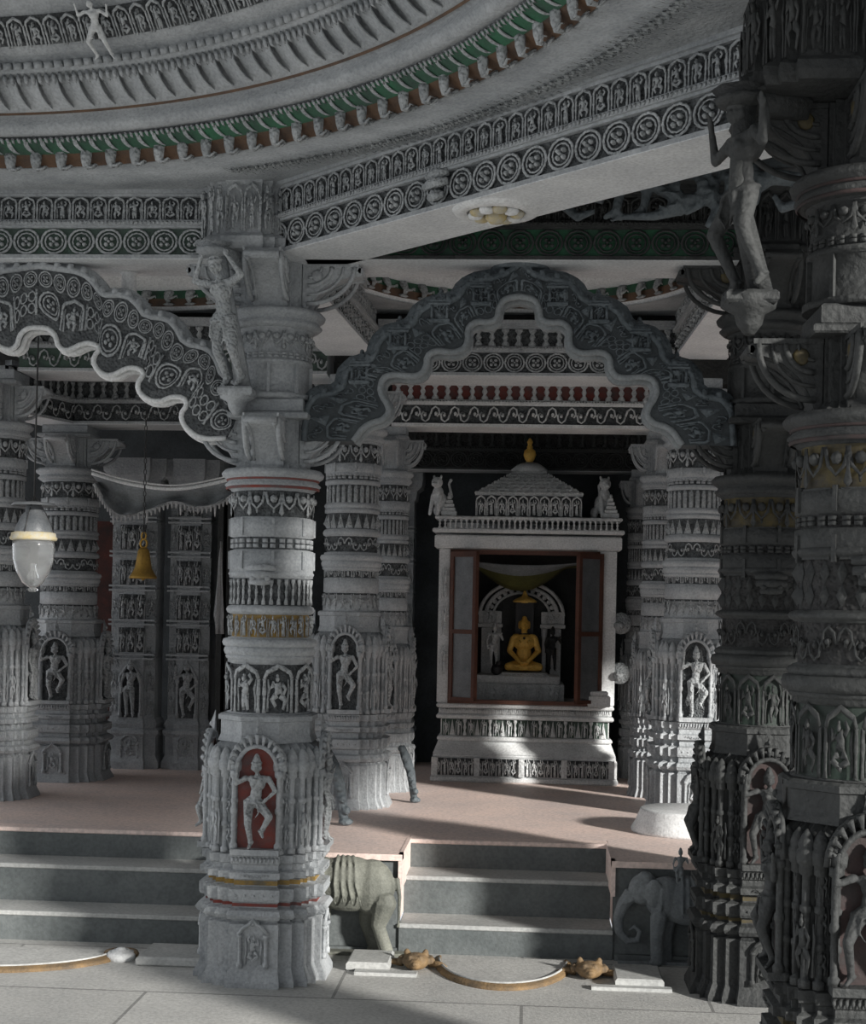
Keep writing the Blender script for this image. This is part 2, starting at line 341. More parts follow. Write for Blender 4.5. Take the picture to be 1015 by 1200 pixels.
# ------------------------------------------------------------------ pillar
STEP=[(1,.40),(.90,.385),(.86,.40),(.88,.60),(.80,.585),(.76,.60),(.785,.785),(.60,.76),(.585,.80),(.60,.88),(.40,.86),(.385,.90),(.40,1)]
def star():
    P=[]
    for k in range(4):
        c,s=round(cos(k*pi/2)),round(sin(k*pi/2))
        P+= [(x*c-y*s,x*s+y*c) for x,y in STEP]
    return P
STAR=star()
OCT=[(cos(pi/8+i*pi/4)/cos(pi/8),sin(pi/8+i*pi/4)/cos(pi/8)) for i in range(8)]
def rot4(fn):
    for k in range(4): fn(k*pi/2-pi/2)
def scroll_bracket(name,mats,parent,z,r0,r1,h,w,ang):
    b=MB(); hw=w/2
    pr=[(r0,z),(r0+.03,z)]
    for i in range(1,9):
        a=i/8*pi/2; pr.append((r0+.03+(r1-r0-.03)*(1-cos(a))**.85,z+h*.78*sin(a)))
    pr+=[(r1+.012,z+h*.80),(r1+.012,z+h*.92),(r1-.02,z+h),(r0,z+h)]
    n=len(pr); V=[(x,-hw,zz) for x,zz in pr]+[(x,hw,zz) for x,zz in pr]
    F=[tuple(range(n)),tuple(range(2*n-1,n-1,-1))]+[(i,n+i,n+(i+1)%n,(i+1)%n) for i in range(n)]
    b.add(V,F)
    C=(r0+.035,z+h*.93)                                   # fan of nested scrolls on both cheeks
    for s in (-1,1):
        y=s*(hw+.003)
        for q,k in enumerate((.90,.68,.46,.26)):
            R=(r1-r0-.03)*k; b.tube([(C[0]+R*cos(-a),y,C[1]+R*.82*sin(-a)*h/(r1-r0)*1.15) for a in [pi/2*i/9*1.02 for i in range(10)]],.014 if q%2==0 else .009,5,m=0)
        b.ell((C[0]+.05,y,C[1]-.05),(.035,.012,.035),8,5,m=1)
        b.box(r0,r1,y-.006,y+.006,z+h*.93,z+h,0)
    # front: rolled panel with raised border
    for s in (-1,1): b.tube([(x+.004,s*hw*.82,zz) for x,zz in pr[2:-3]],.012,5)
    b.tube([(r1+.01,-hw,z+h*.86),(r1+.01,hw,z+h*.86)],.018,6)
    c,sn=cos(ang),sin(ang); b.v=[(x*c-y*sn,x*sn+y*c,zz) for x,y,zz in b.v]
    return b.build(name,mats,parent)
BANDS_A=[ # z0,z1,kind,count,depth,backing
 (1.55,1.83,'arch',8,.05,'grey'),(1.99,2.12,'fig',26,.03,'ochre'),(2.175,2.33,'bal',34,.02,'grey'),(2.50,2.57,'dot',15,.012,'grey'),(2.69,2.84,'gar',8,.03,'grey')]
BANDS_B=[(1.55,1.83,'arch',11,.035,'green'),(1.99,2.15,'scr',12,.035,'grey'),(2.20,2.40,'dia',20,.022,'grey'),(2.52,2.57,'dot',15,.012,'grey'),(2.67,2.84,'gar',8,.032,'ochre')]
BANDS_D=[(1.50,1.68,'fig',20,.03,'grey'),(1.80,1.95,'arch',18,.028,'grey'),(2.00,2.12,'scr',11,.028,'grey'),(2.18,2.30,'tri',18,.02,'grey'),(2.34,2.52,'flute',26,.012,'grey'),(2.56,2.61,'dot',15,.012,'grey'),(2.69,2.84,'gar',8,.03,'grey')]
def pillar(name,label,loc,v,bands,sm,sc,upper=True,tint=False,group=None,fig=(236,.30,.62),redring=False,figs=True,R0=.355,aboff=(0,0)):
    root=thing(name,label,'pillar',loc,0,group); MS=[sm,sc]
    rs=.235
    b=MB(); prof=[(0,1.10),(.03,1.10),(.10,1.0),(.355,1.0),(.365,.93),(.375,.93),(.385,1.04),(.41,1.09),(.435,1.04),(.445,.92),(.475,.92),(.485,1.01),(.50,1.03),(.555,1.03),(.565,.88),(.605,.88),(.615,1.02),(.65,1.02),(.66,.93),(.69,.93),(.70,.99),(.745,1.0),(.75,.88)]
    b.plan([(x*R0,y*R0) for x,y in STAR],prof)
    def face(ang):
        e=(-sin(ang),cos(ang),0); n=(cos(ang),sin(ang),0)
        M=planar(mul(n,R0),e,n)
        # small shrine niche on the foot, lozenges on the mouldings
        for x in (-.075,.075): b.tube([M(x,t,.012) for t in (.11,.14,.145,.28,.285,.30)],[.018,.018,.011,.011,.018,.018],6)
        b.tube([M(x,t,.016) for x,t in ((-.085,.30),(-.05,.345),(-.02,.36),(0,.39),(.02,.36),(.05,.345),(.085,.30))],.011,5)
        b.unit(FIG[3],M,-.05,.13,.10,.17,.03); b.unit(TRI,M,-.06,.33,.12,.09,.02)
        b.band([TRI],M,-.13,.13,.505,.55,5,.02); b.band([SCR],planar(mul(n,R0*1.02),e,n),-.08,.08,.618,.648,2,.014)
        b.band([CUSP],planar(mul(n,R0),e,n),-.14,.14,.70,.735,6,.012)
    rot4(face); b.build('base',sm,root)
    # dull-painted strips that lie in the hollow mouldings
    b=MB(); b.plan([(x*R0*.925,y*R0*.925) for x,y in STAR],[(.452,1),(.47,1)]); b.build('painted_fillet',[RED if tint==1 else (OCHD if tint==2 else sm)],root,label='dull red painted fillet' if tint==1 else None)
    b=MB(); b.plan([(x*R0*.885,y*R0*.885) for x,y in STAR],[(.572,1),(.598,1)]); b.build('painted_fillet',[OCH if tint==1 else (OCHD if tint else sm)],root,label='ochre painted fillet' if tint else None)
    # niche storey
    Rn=R0*.885
    b=MB(); b.plan([(x*Rn,y*Rn) for x,y in STAR],[(.75,1),(1.26,1),(1.32,.99),(1.35,.93),(1.385,.80),(1.40,.76)])
    for k in range(4):
        c,s=round(cos(k*pi/2)),round(sin(k*pi/2))
        for x,y in ((1,.42),(.88,.62),(.80,.80),(.62,.88),(.42,1)):
            X=(x*c-y*s)*Rn*.985; Y=(x*s+y*c)*Rn*.985
            b.lathe([(.026,.752),(.026,.78),(.017,.785),(.017,.90),(.024,.905),(.024,.925),(.017,.93),(.017,1.04),(.024,1.045),(.024,1.065),(.017,1.07),(.017,1.18),(.030,1.19),(.030,1.22),(.040,1.23),(.044,1.26),(.040,1.28),(.034,1.285),(.036,1.305),(.022,1.335),(.004,1.36)],7,(X,Y))
    for q in range(4):
        ang=q*pi/2+pi/4; e=(-sin(ang),cos(ang),0); n=(cos(ang),sin(ang),0)
        M=planar(mul(n,Rn*1.13),e,n); b.unit(FIG[q%3],M,-.05,.80,.10,.24,.03)
    for q in range(4):
        ang=q*pi/2
        for s in (-1,1):
            e=(-sin(ang),cos(ang),0); n=(cos(ang),sin(ang),0); M=planar(mul(n,Rn*.885),e,n)
            for t in (.80,.96,1.10): b.unit(FIG[(q+s)%4],M,s*.165-.028,t,.056,.12,.018)
    b.build('niche_storey',sm,root)
    ords=[-pi/2,0,pi,pi/2]
    global NF
    if v not in NF:
        NF[v]=[statue('niche_figure',body(p),sc,None,vox=.006,scale=.53) for p in (('dance','stand') if v!='B' else ('wide','dance'))]
        for o in NF[v]: COL.objects.unlink(o)
    for q,ang in enumerate(ords):
        b=MB(); e=(-sin(ang),cos(ang),0); n=(cos(ang),sin(ang),0); M=planar(mul(n,Rn),e,n)
        V=[M(x,t,.004) for x,t in ((-.112,.77),(.112,.77),(.112,1.25),(.07,1.33),(0,1.385),(-.07,1.33),(-.112,1.25))]; b.add(V,[tuple(range(7))],1)
        b.box(0,0,0,0,0,0)
        V=[M(x,t,d) for x in (-.14,.14) for t in (.752,.785) for d in (0,.07)]; b.add(V,[(0,1,3,2),(4,6,7,5),(0,4,5,1),(2,3,7,6),(0,2,6,4),(1,5,7,3)])
        for x in (-.128,.128):
            b.tube([M(x,t,.025) for t in (.785,.81,.82,.98,.99,1.01,1.02,1.19,1.20,1.23)],[.024,.024,.015,.015,.022,.022,.015,.015,.026,.026],7)
        arch=[(.118*cos(a),1.23+.14*sin(a)) for a in [pi*i/12 for i in range(13)]]
        b.tube([M(x,t,.03) for x,t in arch],.014,6); b.tube([M(x*1.36,1.23+(t-1.23)*1.42,.02) for x,t in arch],.013,6)
        for i in range(1,12):
            a=pi*i/12; b.tube([M(.118*cos(a)*1.02,1.23+.14*sin(a)*1.02,.03),M(.118*cos(a)*1.42,1.23+.14*sin(a)*1.48,.04)],[.006,.018],5)
        b.unit(TRI,M,-.035,1.42,.07,.13,.04)
        nc=b.build('niche',[sm,(RED if tint==1 and q<2 else (REDD if tint==1 else (REDK if tint else BACK)))],root,label='niche with dull red painted back' if tint==1 and q<2 else None)
        c=NF[v][q%2]; f=c.copy(); COL.objects.link(f); f.parent=nc; p=M(0,.785,.035); f.location=p; f.rotation_euler=(0,0,ang+pi/2); f.name='niche_figure'
        if tint==0:
            pass
    # shaft
    b=MB(); b.plan([(x*.262,y*.262) for x,y in OCT],[(1.38,1.06),(1.42,1),(1.50,1),(1.505,1.06),(1.53,1.06),(1.54,1)])
    def bk(k): return {'grey':0,'ochre':1,'green':2}[k]
    segs=[]
    prof=[(rs+.015,1.53),(rs+.015,1.545)]
    for z0,z1,kd,n,d,bc in bands:
        prof+=[(rs+.012,z0-.006),(rs-.012,z0),(rs-.012,z1),(rs+.012,z1+.006)]
    prof+=[(rs+.01,2.85),(rs+.03,2.86)]
    rings=[(1.86,1.885,.262),(1.885,1.93,.272),(1.935,1.975,.282),(2.13,2.165,.262),(2.345,2.372,.254),(2.60,2.615,.247)]
    if v=='B': rings=[(1.86,1.885,.262),(1.885,1.94,.290),(1.945,1.975,.270),(2.165,2.19,.268),(2.41,2.44,.258),(2.60,2.615,.247)]
    prof.sort(key=lambda q:q[1])
    b.lathe(prof,32)
    for z0,z1,r in rings: b.lathe([(rs,z0-.01),(r-.008,z0),(r,(z0+z1)/2),(r-.008,z1),(rs,z1+.01)],32,cap=False)
    for z0,z1 in ((2.385,2.49),(2.58,2.68)) if v!='D' else ((2.62,2.69),):
        for i in range(8):
            a=2*pi*i/8+.2; M=cyl(rs,a); V=[M(s,t,d) for s in (-.008,.008) for t in (z0,z1) for d in (-.005,.022)]
            b.add(V,[(0,1,3,2),(4,6,7,5),(0,4,5,1),(2,3,7,6),(0,2,6,4),(1,5,7,3)])
            for s0,s1 in ((.02,.165),):
                V=[M(s0+(s1-s0)*k/4,t,.008) for k in range(5) for t in (z0+.01,z1-.008)]; b.add(V,[(2*k,2*k+2,2*k+3,2*k+1) for k in range(4)],0,True)
    sh=b.build('shaft',sm,root)
    for z0,z1,kd,n,d,bc in bands:
        b=MB(); M=cyl(rs-.01); L=2*pi*(rs-.01)
        b.band(UN[kd],M,0,L,z0+.003,z1-.003,n,d+.012,0,gap=.04)
        b.lathe([(rs-.009,z0),(rs-.009,z1)],32,cap=False,m=1)
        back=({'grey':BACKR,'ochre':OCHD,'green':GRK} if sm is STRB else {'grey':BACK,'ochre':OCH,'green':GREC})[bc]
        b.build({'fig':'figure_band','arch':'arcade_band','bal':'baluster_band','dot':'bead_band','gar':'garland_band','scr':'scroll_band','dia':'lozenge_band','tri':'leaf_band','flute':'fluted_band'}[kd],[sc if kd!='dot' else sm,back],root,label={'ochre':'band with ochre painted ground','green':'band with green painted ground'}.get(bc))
    # hanging mask
    if v in 'AB':
        b=MB(); M=cyl(rs,-pi/2+(-.05 if v=='A' else .02)); 
        b.unit(TRI,lambda s,t,d:M(s,2*2.30-t,d),-.05,2.16,.10,.17,.05); 
        for t,w,d in ((2.39,.075,.06),(2.35,.07,.07),(2.31,.05,.06)):
            b.tube([M(-w,t,d*.6),M(0,t,d),M(w,t,d*.6)],[.018,.026,.018],6)
        for s in (-1,1): b.ell(M(s*.035,2.33,.06),(.018,.018,.016),8,5)
        b.build('mask_boss',sm,root)
    # lower capital
    def ring(z,r,h,name,rr):
        b=MB(); b.lathe([(rs,z),(r-.02,z+h*.08),(r,z+h*.25),(r-.02,z+h*.42),(r-.018,z+h*.5),(r+.012,z+h*.66),(r+.018,z+h*.82),(r,z+h),(rs,z+h)],36)
        o=b.build(name,sm,root)
        if rr:
            b=MB(); b.lathe([(r-.017,z+h*.44),(r-.008,z+h*.5),(r-.012,z+h*.55)],36,cap=False); b.lathe([(r-.014,z+h*.02),(r-.006,z+h*.1),(r-.012,z+h*.16)],36,cap=False)
            b.build('painted_stripe',RED if v=='A' else REDK,root,label='red painted stripe')
    ring(2.85,.285,.12,'capital_ring',redring)
    hb=.29; zb=2.97
    b=MB(); b.plan([(x*.19,y*.19) for x,y in STAR],[(zb,1.15),(zb+.04,1),(zb+hb,1)]); 
    b.cbox(-.235,.235,-.235,.235,zb+hb,zb+hb+.035,.008); b.cbox(-.20,.20,-.20,.20,zb+hb+.035,zb+hb+.12,.01)
    b.build('capital_block',sm,root)
    for q in range(4): scroll_bracket('scroll_bracket',[sm,OCHD if tint==2 else sm],root,zb,.17,.44,hb,.19,q*pi/2-pi/2)
    if upper:
        z0=zb+hb+.12
        b=MB(); b.lathe([(.235,z0),(.235,z0+.03),(.205,z0+.035),(.205,z0+.20),(.222,z0+.205),(.222,z0+.225),(.208,z0+.23),(.208,3.78),(.25,3.80)],32)
        M=cyl(.205); L=2*pi*.205
        for i in range(8):
            V=[M(L*i/8+s,t,d) for s in (-.008,.008) for t in (z0+.03,z0+.2) for d in (-.005,.018)]; b.add(V,[(0,1,3,2),(4,6,7,5),(0,4,5,1),(2,3,7,6),(0,2,6,4),(1,5,7,3)])
        b.build('upper_shaft',sm,root)
        b=MB(); b.band(UN['dot'],M,0,L,z0+.232,z0+.27,15,.014); b.build('bead_band',sm,root)
        b=MB(); b.band(UN['gar'],M,0,L,z0+.28,3.775,8,.03); b.build('garland_band',sc,root)
        ring(3.79,.275,.11,'upper_ring',redring and v=='B')
        b=MB(); b.plan([(x*.19,y*.19) for x,y in STAR],[(3.90,1.1),(3.93,1),(4.18,1)]); b.build('capital_block',sm,root)
        for q in range(4): scroll_bracket('scroll_bracket',[sm,OCHD if tint==2 else sm],root,3.90,.17,.50,.28,.20,q*pi/2-pi/2)
        # abacus drum with dancers between the beams
        b=MB(); P=[(x*.26,y*.26) for x,y in STAR]
        P=P
        b.plan(P,[(4.185,1.08),(4.215,1.16),(4.25,1.16),(4.275,1.02),(4.28,.95),(4.55,.95),(4.565,1.02),(4.60,1.06),(4.62,1.14),(4.66,1.1),(4.68,1.0),(4.72,.96)])
        b.v=[(x+aboff[0],y+aboff[1],z) for x,y,z in b.v]; b.build('abacus',sm,root)
        b=MB()
        def af(ang):
            e=(-sin(ang),cos(ang),0); n=(cos(ang),sin(ang),0); M=planar(mul(n,.26*.95),e,n); b.band(AFIG,M,-.10,.10,4.285,4.55,2,.045)
            n2=(cos(ang+pi/4),sin(ang+pi/4),0); e2=(-sin(ang+pi/4),cos(ang+pi/4),0); M=planar(mul(n2,.26*.95*1.0),e2,n2); b.band(FIG,M,-.13,.13,4.285,4.55,3,.06)
            b.band([TRI],planar(mul(n,.26*1.06),e,n),-.11,.11,4.60,4.66,3,.02)
        rot4(af); b.v=[(x+aboff[0],y+aboff[1],z) for x,y,z in b.v]; b.build('abacus_figures',sc,root)
        if figs:
            a,rf,rh=fig; a=radians(a); tilt=atan2(rh-rf,.80)
            c,s=cos(a),sin(a)
            fo=statue('bracket_figure',body('lean' if v=='A' else 'wide',halo=(v!='A')),sc,root,loc=(c*rf,s*rf,3.42),rot=(tilt,0,a+pi/2),vox=.008,scale=.78)
            b=MB(); b.lathe([(.02,3.26),(.05,3.30),(.06,3.34),(.10,3.36),(.11,3.40),(.09,3.42)],8,(c*rf,s*rf)); b.cbox(c*rf-.10,c*rf+.10,s*rf-.09,s*rf+.09,3.37,3.42,.012)
            b.build('figure_pedestal',sm,root)
            b=MB(); X,Y=c*rh,s*rh; b.lathe([(.05,4.13),(.09,4.145),(.10,4.165),(.06,4.18),(.11,4.20)],8,(X,Y)); b.tube([(X,Y,4.17),(X*.5,Y*.5,4.17)],[.05,.07],6)
            b.build('figure_canopy',sm,root)
            b=MB(); b.tube([(c*(rf-.05),s*(rf-.05),3.42),(c*(rf+.06),s*(rf+.06),3.8),(c*rh*.95,s*rh*.95,4.19)],[.05,.04,.05],6)
            b.build('figure_strut',sm,root)
    return root
NF={}
PA=pillar('marble_pillar','pale grey carved pillar left of the central steps, dancer in red niche',(-1.53,8.53,0),'A',BANDS_A,ST,STC,tint=1,redring=True,fig=(240,.33,.56),aboff=(-.12,-.17))
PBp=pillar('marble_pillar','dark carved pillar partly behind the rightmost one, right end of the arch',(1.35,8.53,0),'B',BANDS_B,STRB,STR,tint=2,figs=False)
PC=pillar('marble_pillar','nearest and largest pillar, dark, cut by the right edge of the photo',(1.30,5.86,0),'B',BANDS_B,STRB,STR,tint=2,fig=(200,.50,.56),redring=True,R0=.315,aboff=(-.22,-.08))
# platform pillars
D0=pillar('platform_pillar','grey round pillar on the platform just behind the left front pillar',(-1.40,11.35,.60),'D',BANDS_D,ST,STC,upper=False)
D0.scale=(.88,.88,1.0)
dup(D0,(1.27,11.40,.60),0,'pillar with white shaft on platform behind the round stone drum',(.88,.88,1.0))
dup(D0,(-4.22,11.25,.60),0,'pillar cut by the left edge of the photo behind the glass lantern',(.88,.88,1.0))
dup(D0,(-4.05,12.55,.60),0,'pale pillar on platform right of the glass lantern',(1.0,1.0,.92))
dup(D0,(-1.19,12.35,.60),0,'slimmer pillar half hidden right of the one behind the left front pillar',(.62,.62,.92))
dup(D0,(1.10,12.45,.60),0,'slender pillar on platform between the shrine and the white-shafted pillar',(.60,.60,.92))
dup(D0,(1.02,13.75,.60),0,'thinnest pillar close beside the right flank of the shrine',(.42,.42,.86))
# ------------------------------------------------------------------ beams
def boss(name,root,x,y,z,mats,r=.10):                     # lotus boss on a soffit
    b=MB(); b.lathe([(r*1.6,z+.002),(r*1.5,z-.015),(r*1.1,z-.02),(r*1.05,z-.012)],24,(x,y),cap=False)
    for q in range(10):
        a=2*pi*q/10; b.ell((x+r*.75*cos(a),y+r*.75*sin(a),z-.02),(r*.3,r*.3,.025),7,4,m=q%2)
    b.ell((x,y,z-.03),(r*.4,r*.4,.04),8,5,m=1); return b.build(name,mats,root)
def beam(label,p0,p1,zb,T=.44,H=.42,sm=ST,sc=STC,ring_bk=None,fig_bk=None,n=None,kinds=('ring','arch'),faces=(-1,),z0r=.02,sof=None,mask=None):
    L=hypot(p1[0]-p0[0],p1[1]-p0[1]); a=atan2(p1[1]-p0[1],p1[0]-p0[0])
    root=thing('lintel_beam',label,'beam',((p0[0]+p1[0])/2,(p0[1]+p1[1])/2,zb),a)
    h=T/2; x0,x1=-L/2,L/2; b=MB()
    b.box(x0,x1,-h+.03,h-.03,0.004,H)
    for s in faces if len(faces)==2 else (-1,1):
        y=s*h
        def strip(z0,z1,o,):
            ya,yb=sorted((s*(h-.03),s*(h+o))); b.box(x0,x1,ya,yb,z0,z1)
        strip(.0,.022,0); strip(.178,.19,.0); strip(.19,.212,.018); strip(.212,.222,.008); strip(.36,.375,.0); strip(.375,.40,.02); strip(.40,H,.035)
    b.build('beam_body',sm,root)
    b=MB(); b.box(x0,x1,-h+.001,h-.001,-.004,.006); b.build('soffit',sof or SOF,root,label='smooth pale soffit')
    for s in faces:
        o=(0,s*(h-.032),0); e=(1,0,0) if s<0 else (-1,0,0); M=planar(o,e,(0,s,0))
        n1=n or round(L/.165); b=MB(); b.band(UN[kinds[0]],M,x0,x1,.024,.176,n1,.055,0,gap=.02,flip=False)
        V=[M(x,t,.004) for x,t in ((x0,.02),(x1,.02),(x1,.18),(x0,.18))]; b.add(V,[(0,1,2,3)],1)
        if mask is not None:
            for t,w,d in ((.17,.075,.05),(.12,.085,.07),(.06,.05,.06)): b.tube([M(mask-w,t,d*.6),M(mask,t,d),M(mask+w,t,d*.6)],[.018,.03,.018],6)
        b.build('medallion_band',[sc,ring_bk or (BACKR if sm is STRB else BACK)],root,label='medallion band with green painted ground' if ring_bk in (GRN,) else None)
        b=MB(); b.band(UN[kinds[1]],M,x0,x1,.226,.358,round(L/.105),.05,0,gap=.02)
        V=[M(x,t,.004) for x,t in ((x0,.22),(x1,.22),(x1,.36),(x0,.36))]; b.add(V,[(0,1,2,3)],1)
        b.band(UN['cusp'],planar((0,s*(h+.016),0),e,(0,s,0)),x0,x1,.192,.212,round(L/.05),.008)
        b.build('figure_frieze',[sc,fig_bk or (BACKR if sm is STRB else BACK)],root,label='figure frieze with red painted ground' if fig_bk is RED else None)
    return root
OCHM=mat('faded_ochre_paint',(.55,.42,.15),(.50,.50,.47),nscale=14)
A_=(-1.53,8.53); B_=(1.35,8.53); C_=(1.30,5.86); AL=(-4.41,8.53); CN=(-2.97,4.30)
beam('horizontal carved beam left of the near pillar, at the foot of the dome',(AL[0]+.2,8.53),(A_[0]-.22,8.53),4.18,ring_bk=GREC,mask=-.62)
d=hypot(C_[0]-A_[0],C_[1]-A_[1]); ex=((C_[0]-A_[0])/d,(C_[1]-A_[1])/d)
bd=beam('long slanting carved beam running from the left pillar to the nearest one',(A_[0]+ex[0]*.2,A_[1]+ex[1]*.2),(C_[0]-ex[0]*.2,C_[1]-ex[1]*.2),4.18,n=21,mask=-.32)
boss('lotus_boss',bd,-.12,.0,-.004,[STW,OCHM],.14)['label']='oval lotus boss with ochre paint'
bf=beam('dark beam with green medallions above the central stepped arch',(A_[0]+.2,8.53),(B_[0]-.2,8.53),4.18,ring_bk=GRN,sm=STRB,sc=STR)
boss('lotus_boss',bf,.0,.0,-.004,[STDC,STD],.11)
beam('carved side beam from the left near pillar back over the platform',(A_[0],8.53+.24),(A_[0]+.12,11.15),4.12,faces=(1,-1),T=.40,sof=SOF)
beam('carved side beam from the right arch pillar back over the platform',(B_[0]-.02,8.53+.24),(1.27,11.2),4.12,faces=(1,-1),T=.40,sof=SOF)
beam('side beam above the left edge of the photo, running back over the platform',(AL[0],8.8),(-4.22,11.05),4.12,faces=(-1,),T=.40)
beam('second beam back, seen through the stepped arch, with medallions',(-1.40+.2,11.38),(1.27-.2,11.38),3.97,T=.5,H=.42,kinds=('ring','bal'))
beam('second beam back in the left bay behind the lobed arch',(-4.22+.2,11.32),(-1.40-.2,11.38),3.97,T=.5,H=.42,kinds=('scr','bal'),ring_bk=GREC)
bq=beam('third beam back, with red painted figure frieze over the shrine',(-1.19,12.38),(1.10,12.42),3.71,T=.42,H=.40,sm=STW,sc=STWC,fig_bk=RED,kinds=('scr','bal'),sof=STW)
bq2=beam('third beam back in the left bay above the pale platform pillar',(-4.05+.1,12.5),(-1.25,12.4),3.71,T=.42,H=.40,kinds=('scr','bal'))
beam('short slanting beam at upper left above the pale platform pillar',(-4.40,11.5),(-4.08,12.5),3.71,T=.36,H=.36,kinds=('scr','bal'),faces=(-1,))
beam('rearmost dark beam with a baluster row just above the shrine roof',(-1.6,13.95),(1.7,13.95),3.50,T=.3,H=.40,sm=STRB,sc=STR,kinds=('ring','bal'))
# ------------------------------------------------------------------ dome
def ring_obj(name,prof,mt,parent,c=CN,n=128): 
    b=MB(); b.lathe(prof,n,c,cap=False); return b.build(name,mt,parent)
dome=thing('ceiling',None or 'dome',None or 'dome',(0,0,0)); del dome['label']; del dome['category']; dome['kind']='structure'
ring_obj('dome_shell',[(4.6,4.60),(3.95,4.57),(3.50,4.545),(3.51,4.565),(3.45,4.62),(3.36,4.67),(3.31,4.662),(3.27,4.66),(3.24,4.70),(3.27,4.745),(3.235,4.76),(3.20,4.75),(3.14,4.86),(3.06,4.90),(3.04,4.905),(3.03,4.95),(3.0,4.965),(2.96,4.965),(2.93,4.985),(2.83,5.11),(2.80,5.12),(2.78,5.13),(2.74,5.16),(2.66,5.29),(2.62,5.30),(2.5,5.34),(2.2,5.62),(1.6,6.0),(.9,6.2),(.05,6.25)],ST,dome)
def arc(name,kd,R0,z0,R1,z1,n,d,mt,back=None,a0=-10,a1=150,label=None,off=.004,flip=False):
    b=MB(); M=cone(R0,z0,R1,z1,CN); a0=radians(a0); a1=radians(a1)
    b.band(UN[kd] if isinstance(kd,str) else kd,M,a1,a0,0,1,n,d,0,gap=.03,flip=flip)
    if back:
        k=80; V=[]
        for i in range(k+1):
            a=a0+(a1-a0)*i/k; V+=[M(a,0,off),M(a,1,off)]
        b.add(V,[(2*i,2*i+2,2*i+3,2*i+1) for i in range(k)],1,True)
    return b.build(name,[mt,back or mt],dome,label=label)
arc('bracket_ring','hook',3.495,4.550,3.42,4.602,66,.075,STC,BRN,label='ring of curling brackets on brown ground')
arc('green_cornice','leaf',3.42,4.602,3.33,4.655,100,.02,STC,GRN,label='green painted cornice',off=.01)
arc('brown_line','dent',3.235,4.748,3.225,4.762,200,.004,BRN,BRN,label='brown painted line',off=.004)
arc('lotus_ring',[LEAF],3.20,4.772,3.075,4.895,74,.04,ST)
arc('dentil_ring','dent',3.035,4.912,3.02,4.945,150,.03,ST)
arc('dancer_ring','arch',2.925,4.99,2.835,5.105,80,.08,STC,BACK)
arc('upper_dancer_ring','fig',2.735,5.165,2.665,5.285,90,.07,STC,BACK)
arc('corner_scrolls','scr',3.90,4.565,3.66,4.548,60,.03,STC,a0=20,a1=70)
fo=statue('flying_figure',body('wide',crown=False),STWC,dome,loc=(CN[0]+2.95*cos(radians(74.2)),CN[1]+2.95*sin(radians(74.2)),4.895),rot=(radians(42),0,radians(-10)),vox=.006,scale=.31,label='pale flying figure leaning out of the dome ring')
# flat bay ceilings with their small domes
def bay(cx,cy,name):
    r=thing(name,'x','x',(0,0,0)); del r['label']; del r['category']; r['kind']='structure'
    b=MB(); k=64; V=[]
    for i in range(k):
        a=2*pi*i/k; q=max(abs(cos(a)),abs(sin(a))); V.append((cx+1.28*cos(a),cy+1.28*sin(a),4.47)); V.append((cx+1.5*cos(a)/q,cy+1.5*sin(a)/q,4.47))
    b.add(V,[(2*i,2*((i+1)%k),2*((i+1)%k)+1,2*i+1) for i in range(k)]); b.build('bay_corner_slab',ST,r)
    b=MB(); b.lathe([(1.30,4.47),(1.27,4.50),(1.27,4.62),(1.18,4.64),(1.16,4.70),(1.05,4.76),(.7,4.92),(.3,5.0),(.02,5.0)],64,(cx,cy),cap=False); b.build('bay_dome_shell',SOF,r)
    b=MB(); M=cone(1.27,4.505,1.262,4.615,(cx,cy)); b.band([HOOK],M,2*pi,0,0,1,44,.06,0,gap=.04,flip=False); b.lathe([(1.262,4.50),(1.258,4.56)],64,(cx,cy),cap=False,m=1); b.lathe([(1.258,4.56),(1.255,4.62)],64,(cx,cy),cap=False,m=2)
    b.build('bay_dome_ring',[STC,BRN,GRN],r,label='ring with brown and green painted ground'); return r
bay(-.10,9.95,'ceiling_central_bay'); bay(-2.95,9.95,'ceiling_left_bay')
b=MB(); b.box(-6.5,4.5,12.3,15.2,4.16,4.26); b.box(-6.5,4.5,11.3,12.3,4.40,4.5); b.box(-6.5,6.5,12.28,12.34,4.1,4.5); struct(b.build('ceiling_rear',STRB))
b=MB(); b.box(-7.5,-4.6,8.0,11.3,4.62,4.72); b.box(1.6,5.5,4.2,11.3,4.62,4.72); struct(b.build('ceiling_side',STRB))
b=MB(); b.add([(-1.5,8.6,4.60),(1.45,8.6,4.60),(1.45,5.8,4.60),(-1.5,8.6,4.68),(1.45,8.6,4.68),(1.45,5.8,4.68)],[(0,1,2),(3,5,4),(0,3,4,1),(1,4,5,2),(2,5,3,0)]); b.box(1.5,5.6,4.0,8.5,4.60,4.62); struct(b.build('ceiling_corner',STRB))
b=MB(); b.box(5.5,5.7,2,15.2,3.4,4.75); struct(b.build('wall_right',STD))
b=MB(); b.box(-7.6,-7.5,8,15.2,3.5,4.75); struct(b.build('wall_left',STD))
cs=thing('ceiling_sculpture','dark curling carved figures under the corner ceiling behind the slanting beam','carving',(.75,7.75,4.36))
def reclining(b):
    f=body('wide'); q=MB(); f(q); b.add([(z*1.0-.5,y*1.3,x*.8+.0) for x,y,z in q.v],q.f)
    b.tube([(-.55,0,.05),(-.75,0,.12),(-.85,0,.0),(-.75,0,-.08),(-.62,0,-.04)],[.05,.06,.05,.04,.02],8); b.tube([(.45,0,.0),(.65,0,.14),(.85,0,.10),(.88,0,-.06),(.74,0,-.10),(.68,0,.0)],[.06,.07,.06,.05,.04,.02],8)
    for i in range(6): b.tube([(-.5+.2*i,.0,.22),(-.42+.2*i,-.06,.10),(-.45+.2*i,-.05,-.06),(-.55+.2*i,0,-.10)],[.05,.045,.035,.02],7)
